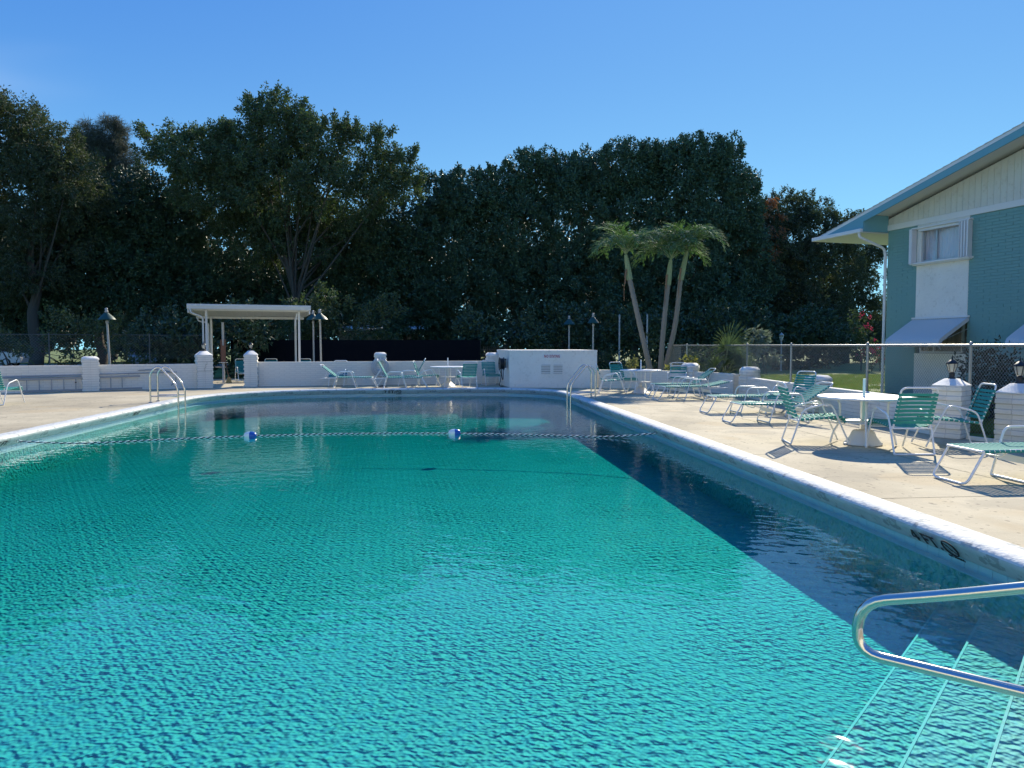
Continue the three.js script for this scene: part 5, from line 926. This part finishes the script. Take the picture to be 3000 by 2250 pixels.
function courtLamp(label, x, z, h, r, tilt) {
  const t = thing('court_lamp', label, 'lamp post', [x, 0, z], 0, 'court lamps with green cone shades'); t.rotation.z = tilt;
  obj('pole', [cyl(0.042, 0.036, h - 0.12, 0, 0, 0, 12), cyl(0.055, 0.05, 0.10, 0, h - 0.20, 0, 12)], M.pole, t);
  obj('shade', lathe([[0.045, h + 0.205], [0.07, h + 0.19], [0.12, h + 0.13], [r * 0.75, h + 0.03], [r, h - 0.07], [r - 0.008, h - 0.075], [r * 0.74, h + 0.018], [0.11, h + 0.115], [0.045, h + 0.18]], 28), M.greenShade, t);
  obj('finial', [lathe([[0, h + 0.18], [0.06, h + 0.20], [0.065, h + 0.25], [0.03, h + 0.28], [0.055, h + 0.31], [0.05, h + 0.35], [0, h + 0.375]], 14)], M.pole, t);
  obj('bulb', new THREE.SphereGeometry(0.05, 12, 8).translate(0, h - 0.02, 0), M.lampGlass, t);
}
courtLamp('court lamp with green cone shade behind the left wall, its pole leaning', -12.02, -29.2, 2.52, 0.31, 0.035);
courtLamp('nearer court lamp of the pair right of the gazebo', -4.82, -32.26, 2.66, 0.33, 0.012);
courtLamp('dimmer court lamp of the pair right of the gazebo, standing behind', -5.53, -34.85, 2.72, 0.33, 0.005);
courtLamp('left one of the two court lamps behind the pump house', 6.52, -36.64, 2.6, 0.30, 0);
courtLamp('right one of the two court lamps behind the pump house', 6.87, -32.58, 2.55, 0.26, 0);
for (const [x, z, h, lab] of [[9.72, -39.35, 3.1, 'bare pale post under the hedge trees, left of the leaning palm'], [11.19, -39.2, 3.1, 'bare pale post under the hedge trees, between the leaning palm and the middle palm']]) { const p = thing('bare_post', lab, 'post', [x, 0, z]); obj('shaft', [cyl(0.05, 0.045, h, 0, 0, 0, 10), new THREE.SphereGeometry(0.05, 10, 6).translate(0, h, 0)], M.pole, p); }
{
  const t = thing('lamp_post', 'small white lamp post with a lantern head standing on the lawn', 'lamp post', [20.09, 0, -42.2]);
  obj('pole', [cyl(0.05, 0.04, 1.75, 0, 0, 0, 10), cyl(0.07, 0.06, 0.12, 0, 0, 0, 10)], M.pole, t);
  obj('lantern_head', lathe([[0, 1.75], [0.06, 1.75], [0.08, 1.80], [0.13, 2.06], [0.0, 2.06]], 6), M.lampGlass, t);
  obj('lantern_roof', lathe([[0, 2.06], [0.165, 2.06], [0.12, 2.14], [0.05, 2.20], [0.02, 2.25], [0, 2.26]], 6), M.pole, t);
}
// ---------------------------------------------------------------- hoses and things on the walls
{
  const t = thing('hose_reel', 'black hose reel with a hanging hose on the side of the pump house', 'hose reel', [2.50, 0.84, -26.95], Math.PI / 2 + 0.1);
  const ringAt = (r, z, q) => new THREE.TorusGeometry(r, q, 8, 30).translate(0, 0, z); const g = [];   // the reel stands out from the wall along -x
  for (let i = 0; i < 4; i++) for (let j = 0; j < 3; j++) g.push(ringAt(0.135 + j * 0.026, -0.20 + i * 0.03, 0.015));
  obj('hose', g, M.hoseBlack, t);
  for (const z of [-0.235, -0.085]) obj('flange', new THREE.CylinderGeometry(0.235, 0.235, 0.012, 30).rotateX(Math.PI / 2).translate(0, 0, z), M.hoseBlack, t);
  obj('bracket', [box(0.10, 0.34, 0.02, 0, 0.02, -0.01), box(0.06, 0.03, 0.16, 0, 0.15, -0.07), cyl(0.03, 0.03, 0.03, 0, 0, -0.25, 12)], M.black, t);
  obj('hanging_hose', [tube([[0.05, -0.18, -0.16], [0.10, -0.45, -0.14], [0.0, -0.62, -0.12], [-0.12, -0.42, -0.12], [-0.10, -0.2, -0.12]], 0.013, 0.12), tube([[-0.02, -0.2, -0.18], [-0.1, -0.5, -0.2], [-0.05, -0.8, -0.26], [0.02, -0.826, -0.1], [0.5, -0.826, 0.02]], 0.013, 0.15)], M.hoseBlack, t);
  obj('green_tail', tube([[0.1, -0.08, -0.2], [0.16, -0.25, -0.2], [0.05, -0.34, -0.18]], 0.013, 0.08), M.hoseGreen, t);
}
{
  const t = thing('coiled_hose', 'big coil of pale vacuum hose hanging on the white pillar of the far wall', 'hose', [-2.1, 0.74, -28.68], 0.16), g = []; seed(81);
  for (let i = 0; i < 11; i++) g.push(new THREE.TorusGeometry(0.16 + i * 0.0165, 0.0195, 7, 40).scale(1, rr(1.0, 1.05), 1).rotateX(rr(-0.04, 0.04)).rotateY(rr(-0.04, 0.04)).translate(rr(-0.01, 0.01), -0.006 * i, rr(-0.015, 0.03)));
  obj('coil', g, M.hoseClear, t);
  obj('tie', box(0.03, 0.22, 0.07, 0.01, 0.27, 0.0), M.ropeWhite, t); obj('tie', box(0.03, 0.2, 0.07, 0.02, -0.3, 0.0), M.ropeWhite, t);
  obj('hook', tube([[0, 0.12, -0.06], [0, 0.12, 0.05], [0, 0.17, 0.06]], 0.01, 0.03), M.galv, t);
}
M.ladderGrey = std('dull_aluminium', [0.30, 0.32, 0.34], 0.5, { metalness: 0.3 });
{ // long poles and an aluminium ladder along the left wall: x along the wall, z out from it
  const ang = Math.atan2(2.5, 5.25), put = (s, y, o) => { const u = [5.25 / 5.815, -2.5 / 5.815]; return [-13.6 + u[0] * s - u[1] * -o * -1, y, -24.95 + u[1] * s + u[0] * o]; };
  const p1 = thing('pool_pole', 'long pale telescopic pool pole hung along the left wall', 'pole', put(0, 0, 0.15), ang); obj('shaft', [rod([-6.5, 0.42, 0.02], [5.1, 0.585, 0.02], 0.016)], M.ladderGrey, p1); for (const x of [-3, 0.6, 3.6]) obj('hook', tube([[x, 0.50 + x * 0.014, -0.05], [x, 0.48 + x * 0.014, 0.03], [x, 0.53 + x * 0.014, 0.04]], 0.008, 0.02), M.galv, p1);
  const p2 = thing('pool_pole', 'blue grey pool pole hung just under the long one on the left wall', 'pole', put(0, 0, 0.15), ang); obj('shaft', [rod([-2.4, 0.455, 0.045], [2.4, 0.50, 0.045], 0.014), cyl(0.022, 0.022, 0.2, 0, 0, 0, 10).rotateZ(-Math.PI / 2).translate(2.4, 0.5, 0.045)], std('blue_grey_pole', [0.24, 0.33, 0.38], 0.4), p2);
  const l = thing('ladder', 'aluminium ladder lying on its side along the foot of the left wall', 'ladder', put(0, 0, 0.17), ang);
  obj('stile', [rbox(3.7, 0.06, 0.025, 2.1, 0.42, 0, 0.006).rotateZ(0.012)], M.ladderGrey, l); obj('stile', [rbox(3.4, 0.06, 0.025, 2.3, 0.045, 0.03, 0.006).rotateZ(0.004)], M.ladderGrey, l);
  for (let i = 0; i < 9; i++) obj('rung', box(0.03, 0.34, 0.03, 0.72 + i * 0.335, 0.24 + i * 0.003, 0.015), M.ladderGrey, l);
  for (const i of [4, 5, 6]) obj('clamp', box(0.045, 0.04, 0.04, 0.72 + i * 0.335, 0.30, 0.02), M.black, l);
  const h = thing('bent_hose', 'thin grey hose bowed against the left wall beside the gateway pillar', 'hose', put(0, 0, 0.14), ang); obj('hose', tube([[3.9, 0.66, 0], [4.6, 0.68, 0.02], [5.05, 0.52, 0.03], [5.08, 0.3, 0.03], [4.9, 0.12, 0.03]], 0.014, 0.35), std('grey_hose', [0.20, 0.22, 0.24], 0.5), h);
}
{ // in the gateway
  const t = thing('wrapped_pole', 'tall pale pole with brown boards strapped to it, standing in the gateway', 'pole', [-8.46, 0, -31.0], 0.2);
  obj('shaft', [cyl(0.05, 0.05, 2.42, 0, 0.0, 0, 14)], M.pole, t); obj('sleeve', [box(0.05, 0.9, 0.12, -0.07, 1.28, 0.0), box(0.05, 0.9, 0.12, 0.07, 1.28, 0.0), box(0.15, 0.7, 0.02, 0, 1.15, 0.06)], M.wood, t); obj('arm', box(0.34, 0.025, 0.025, 0.0, 0.82, 0.07), M.alu, t);
  const b = thing('broom', 'straw broom leaning on the wrapped pole in the gateway', 'broom', [-8.26, 0, -30.88]);
  obj('handle', rod([-0.10, 0.9, -0.05], [0.02, 0.22, 0.0], 0.012), M.wood, b);
  obj('bristles', metreUV(new THREE.CylinderGeometry(0.05, 0.13, 0.24, 14).scale(1, 1, 0.45).translate(0.03, 0.12, 0)), M.straw, b);
}
// ---------------------------------------------------------------- cars in the street behind the trees
function car(label, x, z, turn, paint) {
  const t = thing('parked_car', label, 'car', [x, 0, z], turn), V2 = (a, b) => new THREE.Vector2(a, b);
  const body = new THREE.Shape([V2(-2.2, 0.35), V2(-2.25, 0.75), V2(-2.05, 0.98), V2(-1.1, 1.04), V2(1.25, 1.02), V2(2.1, 0.88), V2(2.25, 0.6), V2(2.2, 0.33), V2(1.75, 0.30), V2(1.35, 0.30), V2(-1.35, 0.30), V2(-1.75, 0.30)]);
  obj('body', new THREE.ExtrudeGeometry(body, { depth: 1.66, bevelEnabled: true, bevelThickness: 0.06, bevelSize: 0.05, bevelSegments: 3 }).translate(0, 0, -0.83), paint, t);
  const cab = new THREE.Shape([V2(-1.75, 1.05), V2(-1.25, 1.5), V2(0.35, 1.5), V2(1.2, 1.03)]);
  obj('cabin', new THREE.ExtrudeGeometry(cab, { depth: 1.42, bevelEnabled: true, bevelThickness: 0.05, bevelSize: 0.03, bevelSegments: 2 }).translate(0, 0, -0.71), M.carGlass, t);
  obj('roof', rbox(1.66, 0.05, 1.46, -0.45, 1.525, 0, 0.02), paint, t);
  for (const s of [-1, 1]) obj('pillar', [rod([-1.22, 1.5, s * 0.74], [-1.72, 1.05, s * 0.79], 0.03), rod([0.34, 1.5, s * 0.74], [1.18, 1.04, s * 0.79], 0.03), rod([-0.45, 1.5, s * 0.755], [-0.45, 1.05, s * 0.80], 0.03)], paint, t);
  for (const px of [-1.38, 1.38]) for (const s of [-1, 1]) { const w = new THREE.Group(); w.name = 'wheel'; w.position.set(px, 0.32, s * 0.82); t.add(w); obj('tyre', new THREE.TorusGeometry(0.24, 0.085, 8, 22), M.rubber, w); obj('rim', new THREE.CylinderGeometry(0.19, 0.19, 0.12, 18).rotateX(Math.PI / 2), M.alu, w); }
  for (const s of [-1, 1]) obj('tail_lamp', rbox(0.05, 0.16, 0.3, -2.27, 0.82, s * 0.62, 0.01), M.redLamp, t);
  for (const s of [-1, 1]) obj('headlamp', rbox(0.06, 0.13, 0.32, 2.22, 0.74, s * 0.6, 0.01), M.lampGlass, t);
}
car('white car parked in the bright street at the far left', -31.6, -56.8, 0.15, M.carWhite);
car('grey car with red tail lamps half hidden by shrubs behind the left wall', -18.4, -49.6, -1.2, M.carGrey);

renderer.render(scene, camera);
//LC console.log(globalThis.leafCount)
